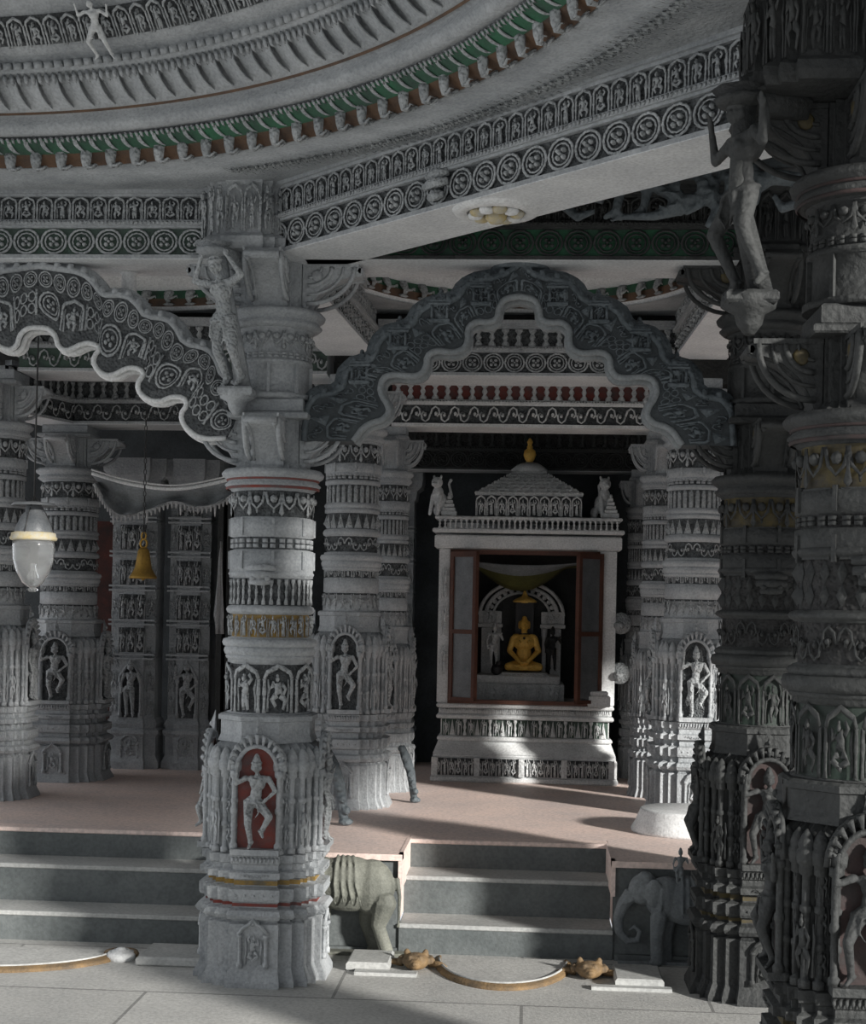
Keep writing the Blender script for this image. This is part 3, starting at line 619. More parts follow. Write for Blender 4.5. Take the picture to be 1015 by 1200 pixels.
statue('sculpture_body',reclining,STDC,cs,vox=.011,scale=.72,rot=(0,0,radians(-12)))
b=MB(); b.cbox(-.75,.65,-.02,.14,.14,.25,.015); b.build('sculpture_ledge',STD,cs,rot=(0,0,radians(-12)))
# ------------------------------------------------------------------ torana arches
def resample(P,n):
    L=[0]
    for i in range(1,len(P)): L.append(L[-1]+hypot(P[i][0]-P[i-1][0],P[i][1]-P[i-1][1]))
    out=[]
    for k in range(n+1):
        t=L[-1]*k/n; i=1
        while i<len(P)-1 and L[i]<t: i+=1
        f=(t-L[i-1])/((L[i]-L[i-1]) or 1); out.append((P[i-1][0]+(P[i][0]-P[i-1][0])*f,P[i-1][1]+(P[i][1]-P[i-1][1])*f))
    return out
def smooth(P,it=2):
    for _ in range(it):
        Q=[P[0]]
        for i in range(len(P)-1):
            a,b=P[i],P[i+1]; Q+=[(a[0]*.75+b[0]*.25,a[1]*.75+b[1]*.25),(a[0]*.25+b[0]*.75,a[1]*.25+b[1]*.75)]
        Q.append(P[-1]); P=Q
    return P
def torana(label,cx,Y,inner,outer,sm,sc,T=.16,rim=.028,nrow=22,rimmat=None,group=None,back=BACK,lobes=True,tracery=False,isub=2):
    root=thing('torana_arch',label,'arch',(cx,Y,0))
    I=smooth(inner,isub); O=smooth(outer,1)
    I=I+[(-x,z) for x,z in reversed(I[:-1])]; O=O+[(-x,z) for x,z in reversed(O[:-1])]
    n=120; I=resample(I,n); O=resample(O,n)
    b=MB(); h=T/2; V=[]
    for i in range(n+1):
        V+=[(I[i][0],-h,I[i][1]),(O[i][0],-h,O[i][1]),(O[i][0],h,O[i][1]),(I[i][0],h,I[i][1])]
    F=[]
    for i in range(n):
        a,c=4*i,4*i+4
        F+=[(a,a+1,c+1,c),(a+1,a+2,c+2,c+1),(a+2,a+3,c+3,c+2),(a+3,a,c,c+3)]
    F+=[(0,3,2,1),(4*n,4*n+1,4*n+2,4*n+3)]; b.add(V,F); b.build('arch_slab',[back],root)
    b=MB(); b.tube([(x,-h,z) for x,z in I],rim,7); b.tube([(x,h,z) for x,z in I],rim,7); b.tube([(x,0,z-.004) for x,z in I],rim*1.5,7); b.build('cusped_rim',rimmat or sm,root)
    b=MB(); b.tube([(x,-h,z) for x,z in O],.02,6); b.tube([(x,h,z) for x,z in O],.02,6); b.tube([(x,0,z) for x,z in O],h*.8,6)
    if lobes:
        for i in range(2,n-1,3):
            for s in (-1,0,1): b.ell((O[i][0],s*h*.9,O[i][1]+.014),(.026,.03,.034),6,4)
    b.build('outer_crest',sm,root)
    def MM(side):
        def M(s,t,d):
            s=max(0,min(.9999,s)); k=s*n; i=int(k); f=k-i
            ax=I[i][0]+(I[i+1][0]-I[i][0])*f; az=I[i][1]+(I[i+1][1]-I[i][1])*f; ox=O[i][0]+(O[i+1][0]-O[i][0])*f; oz=O[i][1]+(O[i+1][1]-O[i][1])*f
            return (ax+(ox-ax)*t,side*(h+d),az+(oz-az)*t)
        return M
    for side in (-1,1):
        M=MM(side); b=MB()
        if tracery:
            b.band([RING,TRAC,AFIG[0]],M,0,1,.20,.62,nrow,.045,gap=.06); b.band([RING],M,0,1,.66,.93,int(nrow*1.8),.04,gap=.06,flip=False)
        else:
            b.band([AFIG[0],AFIG[2],TRAC],M,0,1,.16,.60,nrow,.045,gap=.06); b.band([SCR,TRI],M,0,1,.64,.95,nrow*2,.04,gap=.04)
        b.build('arch_carving',sc,root)
    return root
STRIM=mat('rim_marble',(.30,.32,.33),(.18,.20,.21))
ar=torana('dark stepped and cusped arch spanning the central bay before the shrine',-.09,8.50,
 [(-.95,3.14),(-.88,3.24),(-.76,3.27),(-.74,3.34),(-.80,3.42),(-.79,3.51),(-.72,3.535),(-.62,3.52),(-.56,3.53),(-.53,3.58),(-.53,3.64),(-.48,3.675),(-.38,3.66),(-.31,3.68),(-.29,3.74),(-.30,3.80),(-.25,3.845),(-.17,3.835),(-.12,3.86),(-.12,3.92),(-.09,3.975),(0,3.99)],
 [(-1.24,3.14),(-1.22,3.40),(-1.02,3.42),(-.99,3.58),(-.84,3.60),(-.80,3.76),(-.62,3.80),(-.56,3.93),(-.36,3.96),(-.30,4.07),(-.10,4.10),(0,4.175)],STDC,STDC,T=.20,rim=.020,nrow=20,rimmat=STRIM,back=STD,isub=1)  # this arch stands in shade; its dark marble colours carry that shade
# little turrets standing on the arch steps
def turret(root,x,z,s,mt):
    b=MB(); b.cbox(x-.075*s,x+.075*s,-.13,.13,z,z+.03*s,.006)
    for q in (-.055,.055): 
        for y in (-.115,.115): b.tube([(x+q*s,y,z+.03*s),(x+q*s,y,z+.13*s)],.011*s,6)
    b.box(x-.045*s,x+.045*s,-.09,.09,z+.03*s,z+.13*s); b.cbox(x-.08*s,x+.08*s,-.13,.13,z+.13*s,z+.15*s,.006)
    for k in range(4): b.cbox(x-(.07-.016*k)*s,x+(.07-.016*k)*s,-.12+.022*k,.12-.022*k,z+(.15+.022*k)*s,z+(.17+.022*k)*s,.004)
    b.ell((x,0,z+.255*s),(.018*s,.03,.025*s),6,4); b.unit(FIG[1],planar((0,-.095,0),(1,0,0),(0,-1,0)),x-.035*s,z+.035*s,.07*s,.095*s,.03)
    b.build('turret',mt,root)
for x,z in ((-.92,3.52),(-.70,3.72),(-.46,3.88),(-.22,3.98)):
    for s in (-1,1): turret(ar,s*x,z-.05,.8,STDC)
al=torana('pale lobed arch across the left bay with pierced roundels',-2.93,8.48,
 [(1.14,3.15),(1.0,3.14),(.90,3.20),(.86,3.28),(.92,3.36),(.84,3.40),(.72,3.35),(.62,3.40),(.60,3.47),(.66,3.53),(.56,3.57),(.44,3.50),(.36,3.54),(.33,3.61),(.39,3.68),(.29,3.71),(.18,3.65),(.12,3.68),(.11,3.75),(.06,3.79),(0,3.79)],
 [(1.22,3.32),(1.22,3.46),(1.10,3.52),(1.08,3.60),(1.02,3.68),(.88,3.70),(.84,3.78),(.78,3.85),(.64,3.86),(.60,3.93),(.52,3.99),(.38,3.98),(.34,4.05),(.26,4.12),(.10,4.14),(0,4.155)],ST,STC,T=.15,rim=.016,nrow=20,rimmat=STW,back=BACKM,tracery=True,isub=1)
# ------------------------------------------------------------------ the stone vessel left of the near pillar, on the lobed arch
b=MB(); b.lathe([(.02,3.83),(.055,3.85),(.075,3.92),(.06,4.0),(.045,4.03),(.05,4.06),(.045,4.08),(.045,4.16),(.055,4.17),(.055,4.175)],18,(-2.46,8.66))
tag(b.build('stone_finial',STW),'small stone finial with a round cap rising behind the lobed arch at left','finial')
# ------------------------------------------------------------------ floors and steps
b=MB(); b.box(-14,9,-9,9.3,-.2,0); struct(b.build('floor',FLL))
b=MB(); b.box(-4.9,-1.72,9.895,15.2,.2,.62); b.box(-1.72,-.78,9.14,15.2,.2,.62); b.box(-.78,.56,9.895,15.2,.2,.62); b.box(.56,5.5,9.14,15.2,.2,.62); b.box(-9,-4.9,9.895,15.2,.2,.62)
struct(b.build('floor_platform',FLU))
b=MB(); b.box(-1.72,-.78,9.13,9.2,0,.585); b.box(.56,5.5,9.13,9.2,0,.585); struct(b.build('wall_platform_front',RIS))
b=MB(); b.box(-1.735,-.765,9.09,9.2,.583,.622,0); b.box(.545,5.5,9.09,9.2,.583,.622,0); struct(b.build('trim_platform_edge',FLU))
def steps(label,x0,x1,lean=0):
    r=thing('stone_stairs',label,'stairs',((x0+x1)/2,9.1,0)); w=(x1-x0)/2
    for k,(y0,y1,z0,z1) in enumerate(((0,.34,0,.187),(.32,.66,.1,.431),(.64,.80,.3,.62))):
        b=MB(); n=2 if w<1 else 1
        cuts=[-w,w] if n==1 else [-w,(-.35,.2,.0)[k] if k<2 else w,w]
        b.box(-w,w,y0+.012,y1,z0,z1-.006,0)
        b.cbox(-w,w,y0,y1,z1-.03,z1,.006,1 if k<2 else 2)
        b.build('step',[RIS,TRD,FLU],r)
    return r
steps('three central stone steps between the two elephant reliefs',-.78,.56)
steps('wide left flight of three long stone steps beside the near pillar',-6.5,-1.74)
b=MB(); b.box(-.79,-.765,9.1,9.78,.4,.622); b.box(.545,.57,9.1,9.78,.4,.622); struct(b.build('trim_stair_edge',FLU))
b=MB(); b.box(-1.74,-.79,9.1,9.15,0,.03); b.box(.57,2.4,9.1,9.15,0,.04); struct(b.build('baseboard_platform',RIS))
# walls
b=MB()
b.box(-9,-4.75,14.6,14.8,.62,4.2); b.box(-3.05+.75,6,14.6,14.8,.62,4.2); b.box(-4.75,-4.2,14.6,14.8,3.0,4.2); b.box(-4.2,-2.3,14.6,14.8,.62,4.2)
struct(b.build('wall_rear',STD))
b=MB(); b.box(-4.75,-4.2,14.62,14.66,.62,3.0); struct(b.build('door_1',DRED))
b=MB(); b.box(2.0,2.2,12.2,14.7,.62,4.2); struct(b.build('wall_right_rear',STD))
# carved wall pilasters left
def pilaster(label,x,w,y,seed):
    r=thing('wall_pilaster',label,'pilaster',(x,y,.62)); h=w/2; b=MB()
    prof=[(0,1.14),(.06,1.14),(.12,1.0),(.30,1.0),(.33,1.1),(.36,1.1),(.38,.98),(.42,1.04),(.45,.98),(.47,.92),(2.6,.92),(2.62,1.0),(2.70,1.05),(2.74,1.25),(2.80,1.3),(2.9,1.3)]
    P=[(-h,-.16),(-h*.55,-.16),(-h*.55,-.22),(h*.55,-.22),(h*.55,-.16),(h,-.16),(h,.14),(-h,.14)]
    b.plan(P,prof)
    for z in (1.02,1.06,1.34,1.38,1.66,1.70,1.98,2.02,2.3,2.34): b.box(-h*.96,h*.96,-.225,.1,z,z+.018)
    b.build('pilaster_body',ST,r)
    M=planar((0,-.205,0),(1,0,0),(0,-1,0)); b=MB()
    for k,z in enumerate((1.09,1.40,1.72,2.05,2.37)):
        b=MB(); b.band(FIG[k%2:k%2+1]+FIG[2:],M,-h*.55,h*.55,z,z+.23,3,.06); V=[M(x2,t,.004) for x2,t in ((-h*.54,z),(h*.54,z),(h*.54,z+.23),(-h*.54,z+.23))]; b.add(V,[(0,1,2,3)],1); b.build('figure_panel',[STC,BACK],r)
    b=MB()
    b.unit(AFIG[3],M,-h*.4,.10,h*.8,.22,.05); b.build('foot_niche',STC,r)
    for sx in (-1,1):
        for z in (.5,.72,.94,1.42,1.74,2.06): b=MB(); b.unit(FIG[2],planar((0,-.145,0),(1,0,0),(0,-1,0)),sx*h*.75-h*.18,z,h*.36,.2,.04); b.build('side_figure',STC,r)
    b=MB()
    for x2 in (-h*.42,h*.42): b.tube([(x2,-.22,z) for z in (.48,.52,.53,.80,.81,.86)],[.02,.02,.013,.013,.02,.02],6)
    b.tube([(x2,-.22,z) for x2,z in ((-h*.42,.86),(-h*.2,.95),(0,1.0),(h*.2,.95),(h*.42,.86))],.014,6)
    V=[(x2,-.208,z) for x2,z in ((-h*.42,.48),(h*.42,.48),(h*.42,.86),(0,1.0),(-h*.42,.86))]; b.add(V,[(0,1,2,3,4)],1)
    nc=b.build('niche',[ST,BACK],r)
    f=NF['D'][seed].copy(); COL.objects.link(f); f.parent=nc; f.location=(0,-.225,.48); f.rotation_euler=(0,0,0); f.scale=(.95,.8,1.0); f.name='niche_figure'
    return r
pilaster('wall pilaster behind the hanging bell, with a standing figure low down',-3.70,.46,13.55,1)
pilaster('wall pilaster between the bell and the doorway, with a standing figure',-3.18,.42,13.6,0)
pilaster('dark wall pilaster left of the shrine in the shadowed gap',-1.35,.44,14.4,1)
# doorway by the near pillar: jambs and curtain
b=MB()
for x,w in ((-2.88,.05),(-2.80,.035),(-2.72,.06)): b.cbox(x-w/2,x+w/2,13.35,13.6,.62,3.2,.01)
b.box(-2.9,-2.2,13.4,13.6,3.1,3.25); struct(b.build('door_2',STRB))
b=MB(); b.box(-2.69,-2.2,13.6,13.64,.62,3.1); struct(b.build('door_3',DRED))
# hanging cloth beside the doorway
b=MB(); n=10
V=[]
for i in range(n+1):
    z=2.75-.85*i/n; w=.02+.10*(i/n)**1.4 if i<9 else .07
    for j in range(5): V.append((-2.84-w*.5+w*j/4,13.20+.03*sin(j*2.2+i*.4),z))
b.add(V,[(i*5+j,i*5+j+1,i*5+5+j+1,i*5+5+j) for i in range(n) for j in range(4)],0,True)
o=b.build('curtain',CLW); o.modifiers.new('t','SOLIDIFY').thickness=.012; tag(o,'white cloth strip hanging beside the doorway left of the near pillar','curtain')
# canopy valance
b=MB(); up=[(-3.74,3.27),(-3.47,3.19),(-3.2,3.15),(-3.0,3.14),(-2.75,3.18),(-2.45,3.26),(-2.1,3.34)]; lo=[(-3.72,3.18),(-3.62,3.02),(-3.52,2.90),(-3.38,2.92),(-3.22,2.96),(-3.05,3.04),(-2.95,3.02),(-2.78,2.98),(-2.62,3.03),(-2.47,3.14),(-2.1,3.2)]
n=48; Uq=resample(smooth(up),n); Lq=resample(smooth(lo),n); V=[]
for i in range(n+1):
    for j in range(7):
        f=j/6; V.append((Uq[i][0]*(1-f)+Lq[i][0]*f,12.15+.05*sin(i*.9)*f+.22*f*sin(pi*f),Uq[i][1]*(1-f)+Lq[i][1]*f))
b.add(V,[(i*7+j,i*7+7+j,i*7+8+j,i*7+j+1) for i in range(n) for j in range(6)],0,True)
cv=thing('cloth_canopy','grey swagged cloth with a scalloped fringe strung left of the near pillar','canopy',(0,0,0))
o=b.build('canopy_cloth',CLO,cv); o.modifiers.new('t','SOLIDIFY').thickness=.01
b=MB(); b.tube([(x,12.15,z) for x,z in Uq],.018,6); b.tube([(x,12.13,z+.03) for x,z in Uq],.008,5); b.build('top_cord',STW,cv)
b=MB(); b.tube([(x,12.15,z) for x,z in Lq],.014,6)
for i in range(1,n): b.tube([(Lq[i][0],12.14,Lq[i][1]),(Lq[i][0],12.14,Lq[i][1]-.05-(.05 if i%8==0 else 0))],[.014,.006],5)
b.build('beaded_fringe',CLW,cv)
# bell on chain
bl=thing('hanging_bell','small yellow brass bell hanging by a chain at left','bell',(-2.97,11.0,0))
b=MB(); b.lathe([(.0,2.60),(.03,2.595),(.045,2.57),(.055,2.50),(.065,2.44),(.09,2.395),(.105,2.375),(.105,2.36),(.09,2.362)],28); b.build('bell_body',BRASS,bl)
b=MB(); b.tube([(.026*cos(q),0,2.63+.034*sin(q)) for q in [2*pi*i/14 for i in range(14)]],.009,6,closed=True); b.tube([(.018*cos(q),0,2.69+.026*sin(q)) for q in [2*pi*i/12 for i in range(12)]],.007,6,closed=True); b.build('hanger_loop',BRASS,bl)
b=MB(); b.cap((0,0,2.47),(0,0,2.36),.006,.016,8); b.build('clapper',BRASS,bl)
b=MB()
for i in range(30): 
    z=2.72+i*.042; b.tube([((.010*cos(q) if i%2 else 0),(0 if i%2 else .010*cos(q)),z+.022*sin(q)) for q in [2*pi*k/8 for k in range(8)]],.0035,4,closed=True)
b.build('chain',IRON,bl)
# lantern
lt=thing('glass_lantern','clear glass bell lantern with gold rim hanging on a rod at far left','lantern',(-2.93,8.40,0))
b=MB(); b.lathe([(.0,2.25),(.03,2.255),(.06,2.28),(.10,2.35),(.118,2.42),(.122,2.50),(.118,2.54),(.115,2.54),(.118,2.50),(.114,2.42),(.096,2.355),(.058,2.287),(.03,2.262),(.0,2.258)],36,cap=False); b.build('glass_bowl',GLS,lt)
b=MB(); b.lathe([(.0,2.225),(.018,2.228),(.034,2.24),(.02,2.252),(.0,2.256)],16,cap=False); b.build('bottom_knob',GLS,lt)
b=MB(); b.lathe([(.115,2.53),(.132,2.532),(.138,2.545),(.130,2.556),(.128,2.575),(.112,2.58)],36,cap=False); b.build('gold_rim',OCHM,lt,label='gold rim band')
b=MB(); b.lathe([(.11,2.58),(.10,2.62),(.07,2.68),(.05,2.70),(.05,2.73),(.02,2.75),(.0,2.75)],24,cap=False); b.lathe([(.0,2.755),(.12,2.745),(.135,2.735),(.12,2.752),(.0,2.765)],28,cap=False); b.build('smoke_cap',MESHP,lt)
b=MB(); b.lathe([(.0,2.30),(.03,2.30),(.035,2.32),(.02,2.35),(.015,2.38),(.02,2.39),(.0,2.40)],14,cap=False); b.build('oil_cup',GLS,lt)
b=MB(); b.tube([(0,0,2.76),(.002,0,3.2),(.006,0,3.74)],.005,6); b.build('hanging_rod',IRON,lt)
for k in range(3):
    a=2*pi*k/3+.4; b=MB(); b.tube([(.128*cos(a),.128*sin(a),2.55),(.07*cos(a),.07*sin(a),2.69),(.0,.0,2.80)],.003,5); b.build('suspension_wire',IRON,lt)
# ------------------------------------------------------------------ elephants
def elephant(b,L=1.0,trunk='curl'):                        # faces -X, standing, unit length about 1
    b.ell((.06,0,.60),(.34,.17,.235),14,10); b.ell((.26,0,.58),(.20,.165,.235),12,9); b.ell((-.18,0,.62),(.20,.15,.21),12,9)
    b.ell((-.40,0,.70),(.135,.115,.15),12,9); b.ell((-.38,0,.79),(.09,.09,.08),10,7)
    for s in (-1,1):
        b.ell((-.30,s*.115,.68),(.085,.028,.135),10,7)
        b.cap((-.50,s*.06,.60),(-.60,s*.075,.56),.02,.008,6)
        b.ell((-.48,s*.085,.74),(.018,.012,.012),6,4)
        fx,hx=(-.20+s*.05),(.32-s*.06)
        b.cap((fx,s*.09,.46),(fx-.02,s*.09,.24),.085,.062,9); b.cap((fx-.02,s*.09,.24),(fx-.01,s*.09,.04),.060,.060,9); b.ell((fx-.02,s*.09,.03),(.072,.066,.032),9,5)
        b.cap((hx,s*.09,.46),(hx-.05,s*.09,.27),.105,.065,9); b.cap((hx-.05,s*.09,.27),(hx+.03,s*.09,.05),.058,.056,9); b.ell((hx+.02,s*.09,.03),(.07,.066,.032),9,5)
    T=[(-.50,0,.66),(-.58,0,.55),(-.625,0,.42),(-.61,0,.29),(-.53,0,.21),(-.44,0,.22),(-.42,0,.30),(-.47,0,.35),(-.52,0,.31)] if trunk=='curl' else [(-.5,0,.66),(-.57,0,.5),(-.58,0,.3),(-.56,0,.12)]
    b.tube(T,[.075,.062,.052,.044,.037,.031,.026,.021,.014][:len(T)],9)
    b.tube([(.47,0,.66),(.50,0,.5),(.495,0,.3),(.49,0,.24)],[.028,.018,.012,.02],7)
    # saddle cloth folds and girth
    for x in (-.04,.02,.08,.14): b.tube([(x*.7,.0,.845),(x*.9,-.12,.79),(x,-.178,.62),(x*1.2+.02,-.17,.45)],.010,5)
    b.tube([(-.20,.0,.82),(-.22,-.13,.72),(-.24,-.15,.52)],.016,5)
def el_thing(label,x,y,s,mt,trunk,rider,depth=.6):
    r=thing('elephant_relief',label,'relief',(x,y,0))
    o=statue('elephant_body',lambda b:elephant(b,1,trunk),mt,r,vox=.008,scale=s); o.scale=(1,depth,1)
    for rx in rider:
        f=statue('rider',body('stand'),mt,r,loc=(rx*s,-.03,.72*s),vox=.006,scale=.38*s)
        f.scale=(1,.8,1)
    b=MB(); b.box(-.62*s,.60*s,-.02,.06,0,.02); b.build('ground_ledge',mt,r)
    return r
el_thing('olive-grey elephant with draped back, rump beside the central steps',-1.14,9.02,.74,ELE,'down',(),.85)
el_thing('dark elephant with curled trunk right of the central steps, riders on its back',1.0,9.05,.66,ELD,'curl',(-.06,.20),.7)
# ------------------------------------------------------------------ moonstones and threshold slabs
FLP=mat('plain_grey_paving',(.55,.55,.53),(.40,.40,.39),nscale=2)
def moonstone(label,cx,cy,rx,ry,mt,top):
    r=thing('moonstone_step',label,'threshold stone',(cx,cy,0)); b=MB(); n=40
    prof=[(1.0,0.0),(1.0,.012),(.985,.022),(.955,.026),(.945,.032),(.915,.034),(.90,.028)]
    V=[(rx*k*cos(pi+pi*i/n),ry*k*sin(pi+pi*i/n),z) for k,z in prof for i in range(n+1)]
    F=[(j*(n+1)+i,j*(n+1)+i+1,(j+1)*(n+1)+i+1,(j+1)*(n+1)+i) for j in range(len(prof)-1) for i in range(n)]
    b.add(V,F,0,True)
    V=[(rx*.90*cos(pi+pi*i/n),ry*.90*sin(pi+pi*i/n),.028) for i in range(n+1)]; b.add(V,[tuple(range(n+1))],1)
    b.box(-rx*.99,rx*.99,0,.012,0,.028,1)
    b.build('half_disc',[mt,FLP],r)
    b=MB(); b.tube([(rx*.93*cos(pi+pi*i/30),ry*.93*sin(pi+pi*i/30),.034) for i in range(1,30)],.008,5); b.build('inner_rim_line',TRD,r)
    return r
BRG=mat('brownish_gold_stone',(.26,.165,.075),(.10,.075,.05),bump=.5,nscale=7)
moonstone('half-round threshold stone with brown rim before the central steps',-.12,8.95,.42,.66,BRG,TRD)
moonstone('half-round threshold stone with brown rim at lower left before the wide steps',-3.30,8.80,.86,.55,BRG,TRD)
def lion_head(label,x,y,s=1,rz=0):
    r=thing('lion_mask',label,'carving',(x,y,0),rz)
    def f(b):
        b.ell((0,0,.05),(.085,.085,.055),12,8); b.ell((0,-.07,.045),(.045,.04,.035),10,6); b.ell((0,-.105,.055),(.018,.014,.012),8,5)
        for s2 in (-1,1): b.ell((s2*.06,.03,.095),(.022,.02,.028),8,5); b.ell((s2*.032,-.05,.085),(.018,.016,.014),8,5)
        for k in range(9): a=pi*k/8; b.ell((.095*cos(a),.02+.09*sin(a),.05),(.028,.028,.03),7,5)
    statue('lion_head',f,BRG,r,vox=.006,scale=s)
    b=MB(); b.tube([(.08,.03,.03),(.15,.0,.03),(.19,-.03,.02)],[.025,.02,.01],6); b.build('curling_mane',BRG,r)
    b=MB(); b.tube([(-.08,.03,.03),(-.14,.05,.03),(-.20,.02,.02)],[.025,.02,.01],6); b.build('curling_mane',BRG,r)
    return r
lion_head('carved lion mask at left end of the central threshold stone',-.64,8.72,.95)
lion_head('carved lion mask at right end of the central threshold stone',.40,8.66,.95)
b=MB()
r=thing('shell_boss','ringed pale shell boss at the end of the lower left threshold stone','carving',(-2.44,8.70,0))
b.lathe([(.0,.0),(.085,.0),(.09,.03),(.075,.05),(.06,.045),(.05,.06),(.035,.055),(.025,.07),(.0,.072)],20); b.build('shell',STW,r)
b=MB(); b.tube([(.09*cos(q),.09*sin(q)*.9,.035) for q in [pi*.0+pi*i/12 for i in range(13)]],.02,6); b.build('gold_collar',BRG,r)
for lab,x,y,w,d in (('square white threshold slab left of the central lion masks',-.92,8.78,.26,.34),('square white threshold slab right of the central lion masks',.68,8.62,.28,.36),('oblong grey threshold slab between the shell boss and the near pillar',-2.10,8.74,.42,.38)):
    b=MB(); b.cbox(x-w/2,x+w/2,y-d/2,y+d/2,0,.055,.012); tag(b.build('threshold_slab',TRD),lab,'slab')
b=MB(); b.box(-.99,-.62,8.52,8.6,0,.02); b.box(.4,.86,8.38,8.44,0,.02)
struct(b.build('trim_pavement_curb',TRD))
# drum on platform
b=MB(); b.lathe([(.36,.62),(.365,.64),(.33,.70),(.305,.765),(.30,.78),(.29,.785),(0.001,.785)],40,(1.12,10.42)); tag(b.build('stone_drum',STW),'low round white stone drum on the platform at right','drum')
# carved feet
def foot(label,x,y,s,rz):
    r=thing('carved_support',label,'carving',(x,y,.62),rz); 
    def f(b):
        b.tube([(-.12,0,.56),(-.07,0,.44),(-.02,0,.30),(.0,0,.16),(.015,0,.05)],[.035,.05,.045,.04,.035],8); b.ell((.03,-.02,.03),(.06,.05,.03),8,5)
        for i in range(6): b.ell((-.12+.03*i,-.035,.54-.085*i),(.035,.03,.035),7,5)
    statue('scrolled_leg',f,STDC,r,vox=.007,scale=s); return r
foot('dark scrolled stone leg standing beside the near pillar on the platform',-1.30,10.25,.95,.2)
foot('dark scrolled stone leg at the foot of the slim pillar, left of the shrine',-.90,11.55,.80,0)
# ------------------------------------------------------------------ shrine
SX=-.02; SY=13.0
sh=thing('marble_shrine','white marble shrine with open doors and tiered roof in the centre','shrine',(SX,SY,.62))
b=MB(); W=.83
def tier(x,y0,y1,z0,z1,c=.012,m=0): b.cbox(-x,x,y0,y1,z0,z1,c,m)
tier(.84,0,1.3,0,.05); tier(.83,.02,1.3,.05,.22); tier(.82,.03,1.3,.22,.25)
b.plan([(-1,-1),(1,-1),(1,1),(-1,1)],[(0,0)],cap=False) if 0 else None
V=[(-.82,.03,.25),(.82,.03,.25),(.82,1.3,.25),(-.82,1.3,.25),(-.78,.16,.36),(.78,.16,.36),(.78,1.3,.36),(-.78,1.3,.36)]; b.add(V,[(0,1,5,4),(1,2,6,5),(3,0,4,7),(4,5,6,7)])
tier(.79,.12,1.3,.36,.40); tier(.76,.16,1.3,.40,.56); tier(.80,.11,1.3,.56,.60); tier(.78,.13,1.3,.60,.66); tier(.80,.10,1.3,.66,.70)
b.build('plinth',STW,sh)
b=MB(); M=planar((0,.018,0),(1,0,0),(0,-1,0)); b.band(FIG,M,-.80,.80,.06,.215,26,.04); V=[M(x,t,.002) for x,t in ((-.80,.06),(.80,.06),(.80,.215),(-.80,.215))]; b.add(V,[(0,1,2,3)],1)
for x in (-.80,-.42,-.02,.36,.78): b.box(x-.025,x+.025,-.02,.03,.055,.22)
b.build('figure_frieze',[STWC,BACK],sh)
b=MB(); M=planar((0,.158,0),(1,0,0),(0,-1,0)); b.band([FIG[0],TRI,FIG[1],BAL],M,-.74,.74,.405,.555,26,.04); V=[M(x,t,.002) for x,t in ((-.75,.405),(.75,.405),(.75,.555),(-.75,.555))]; b.add(V,[(0,1,2,3)],1)
b.build('leaf_frieze',[STWC,GREC],sh,label='leafy frieze with greenish ground')
b=MB(); b.band([CUSP],planar((0,.13,0),(1,0,0),(0,-1,0)),-.77,.77,.60,.65,40,.02); b.build('beaded_ledge',STWC,sh)
# jambs, chamber
b=MB(); b.cbox(-.80,-.70,.12,.4,.70,2.10,.01); b.cbox(.62,.80,.12,.4,.70,2.10,.01); b.box(-.80,-.72,.3,1.3,.7,2.1); b.box(.72,.80,.3,1.3,.7,2.1)
b.box(-.8,.8,1.25,1.3,.7,2.4); b.cbox(-.84,.84,.06,.4,2.10,2.22,.012); b.box(-.8,.8,.3,1.3,2.12,2.3); b.cbox(-.86,.86,.03,.4,2.24,2.28,.01)
b.build('chamber',STW,sh)
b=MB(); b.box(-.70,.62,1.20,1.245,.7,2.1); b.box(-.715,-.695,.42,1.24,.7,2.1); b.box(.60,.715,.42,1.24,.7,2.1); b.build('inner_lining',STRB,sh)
b=MB(); b.band([BAL],planar((0,.06,0),(1,0,0),(0,-1,0)),-.82,.82,2.28,2.36,34,.03); b.cbox(-.84,.84,.04,.4,2.36,2.39,.008); b.build('baluster_row',STWC,sh)
b=MB()
for z,x in ((.95,-.78),(1.3,-.78),(1.65,-.78)): b.unit(FIG[1],planar((0,.12,0),(1,0,0),(0,-1,0)),x,z,.09,.28,.05)
b.build('jamb_figures',STWC,sh)
# roof
b=MB(); b.box(-.48,.48,.12,1.2,2.39,2.59)
for k in range(7): 
    w=.49-.055*k; z=2.59+.036*k; b.cbox(-w,w,.12+.05*k,1.1-.05*k,z,z+.033,.01)
b.lathe([(.16,2.83),(.17,2.86),(.12,2.90),(.08,2.92),(.04,2.93)],18,(0,.55))
b.build('tiered_roof',STW,sh)
b=MB(); M=planar((0,.12,0),(1,0,0),(0,-1,0)); b.band(AFIG,M,-.48,.48,2.40,2.58,10,.05); V=[M(x,t,.003) for x,t in ((-.48,2.395),(.48,2.395),(.48,2.585),(-.48,2.585))]; b.add(V,[(0,1,2,3)],1)
for k in range(6): b.band([TRI],planar((0,.12+.05*k,0),(1,0,0),(0,-1,0)),-.48+.055*k,.48-.055*k,2.595+.036*k,2.64+.036*k,12-k,.035)
b.build('roof_carving',[STWC,BACK],sh)
for x in (-.72,.74):
    b=MB(); b.cbox(x-.07,x+.07,.10,.24,2.39,2.44,.008)
    for k in range(4): b.cbox(x-.055+.012*k,x+.055-.012*k,.11+.012*k,.23-.012*k,2.44+.035*k,2.47+.035*k,.004)
    b.ell((x,.17,2.59),(.015,.015,.025),6,4); b.build('corner_turret',STW,sh)
b=MB(); b.lathe([(r_,z_-.13) for r_,z_ in [(.0,3.04),(.035,3.05),(.03,3.07),(.045,3.09),(.06,3.13),(.05,3.17),(.025,3.19),(.03,3.205),(.018,3.22),(.028,3.25),(.012,3.28),(.0,3.29)]],18,(0,.55)); b.build('finial',GOLD,sh,label='gold pot finial')
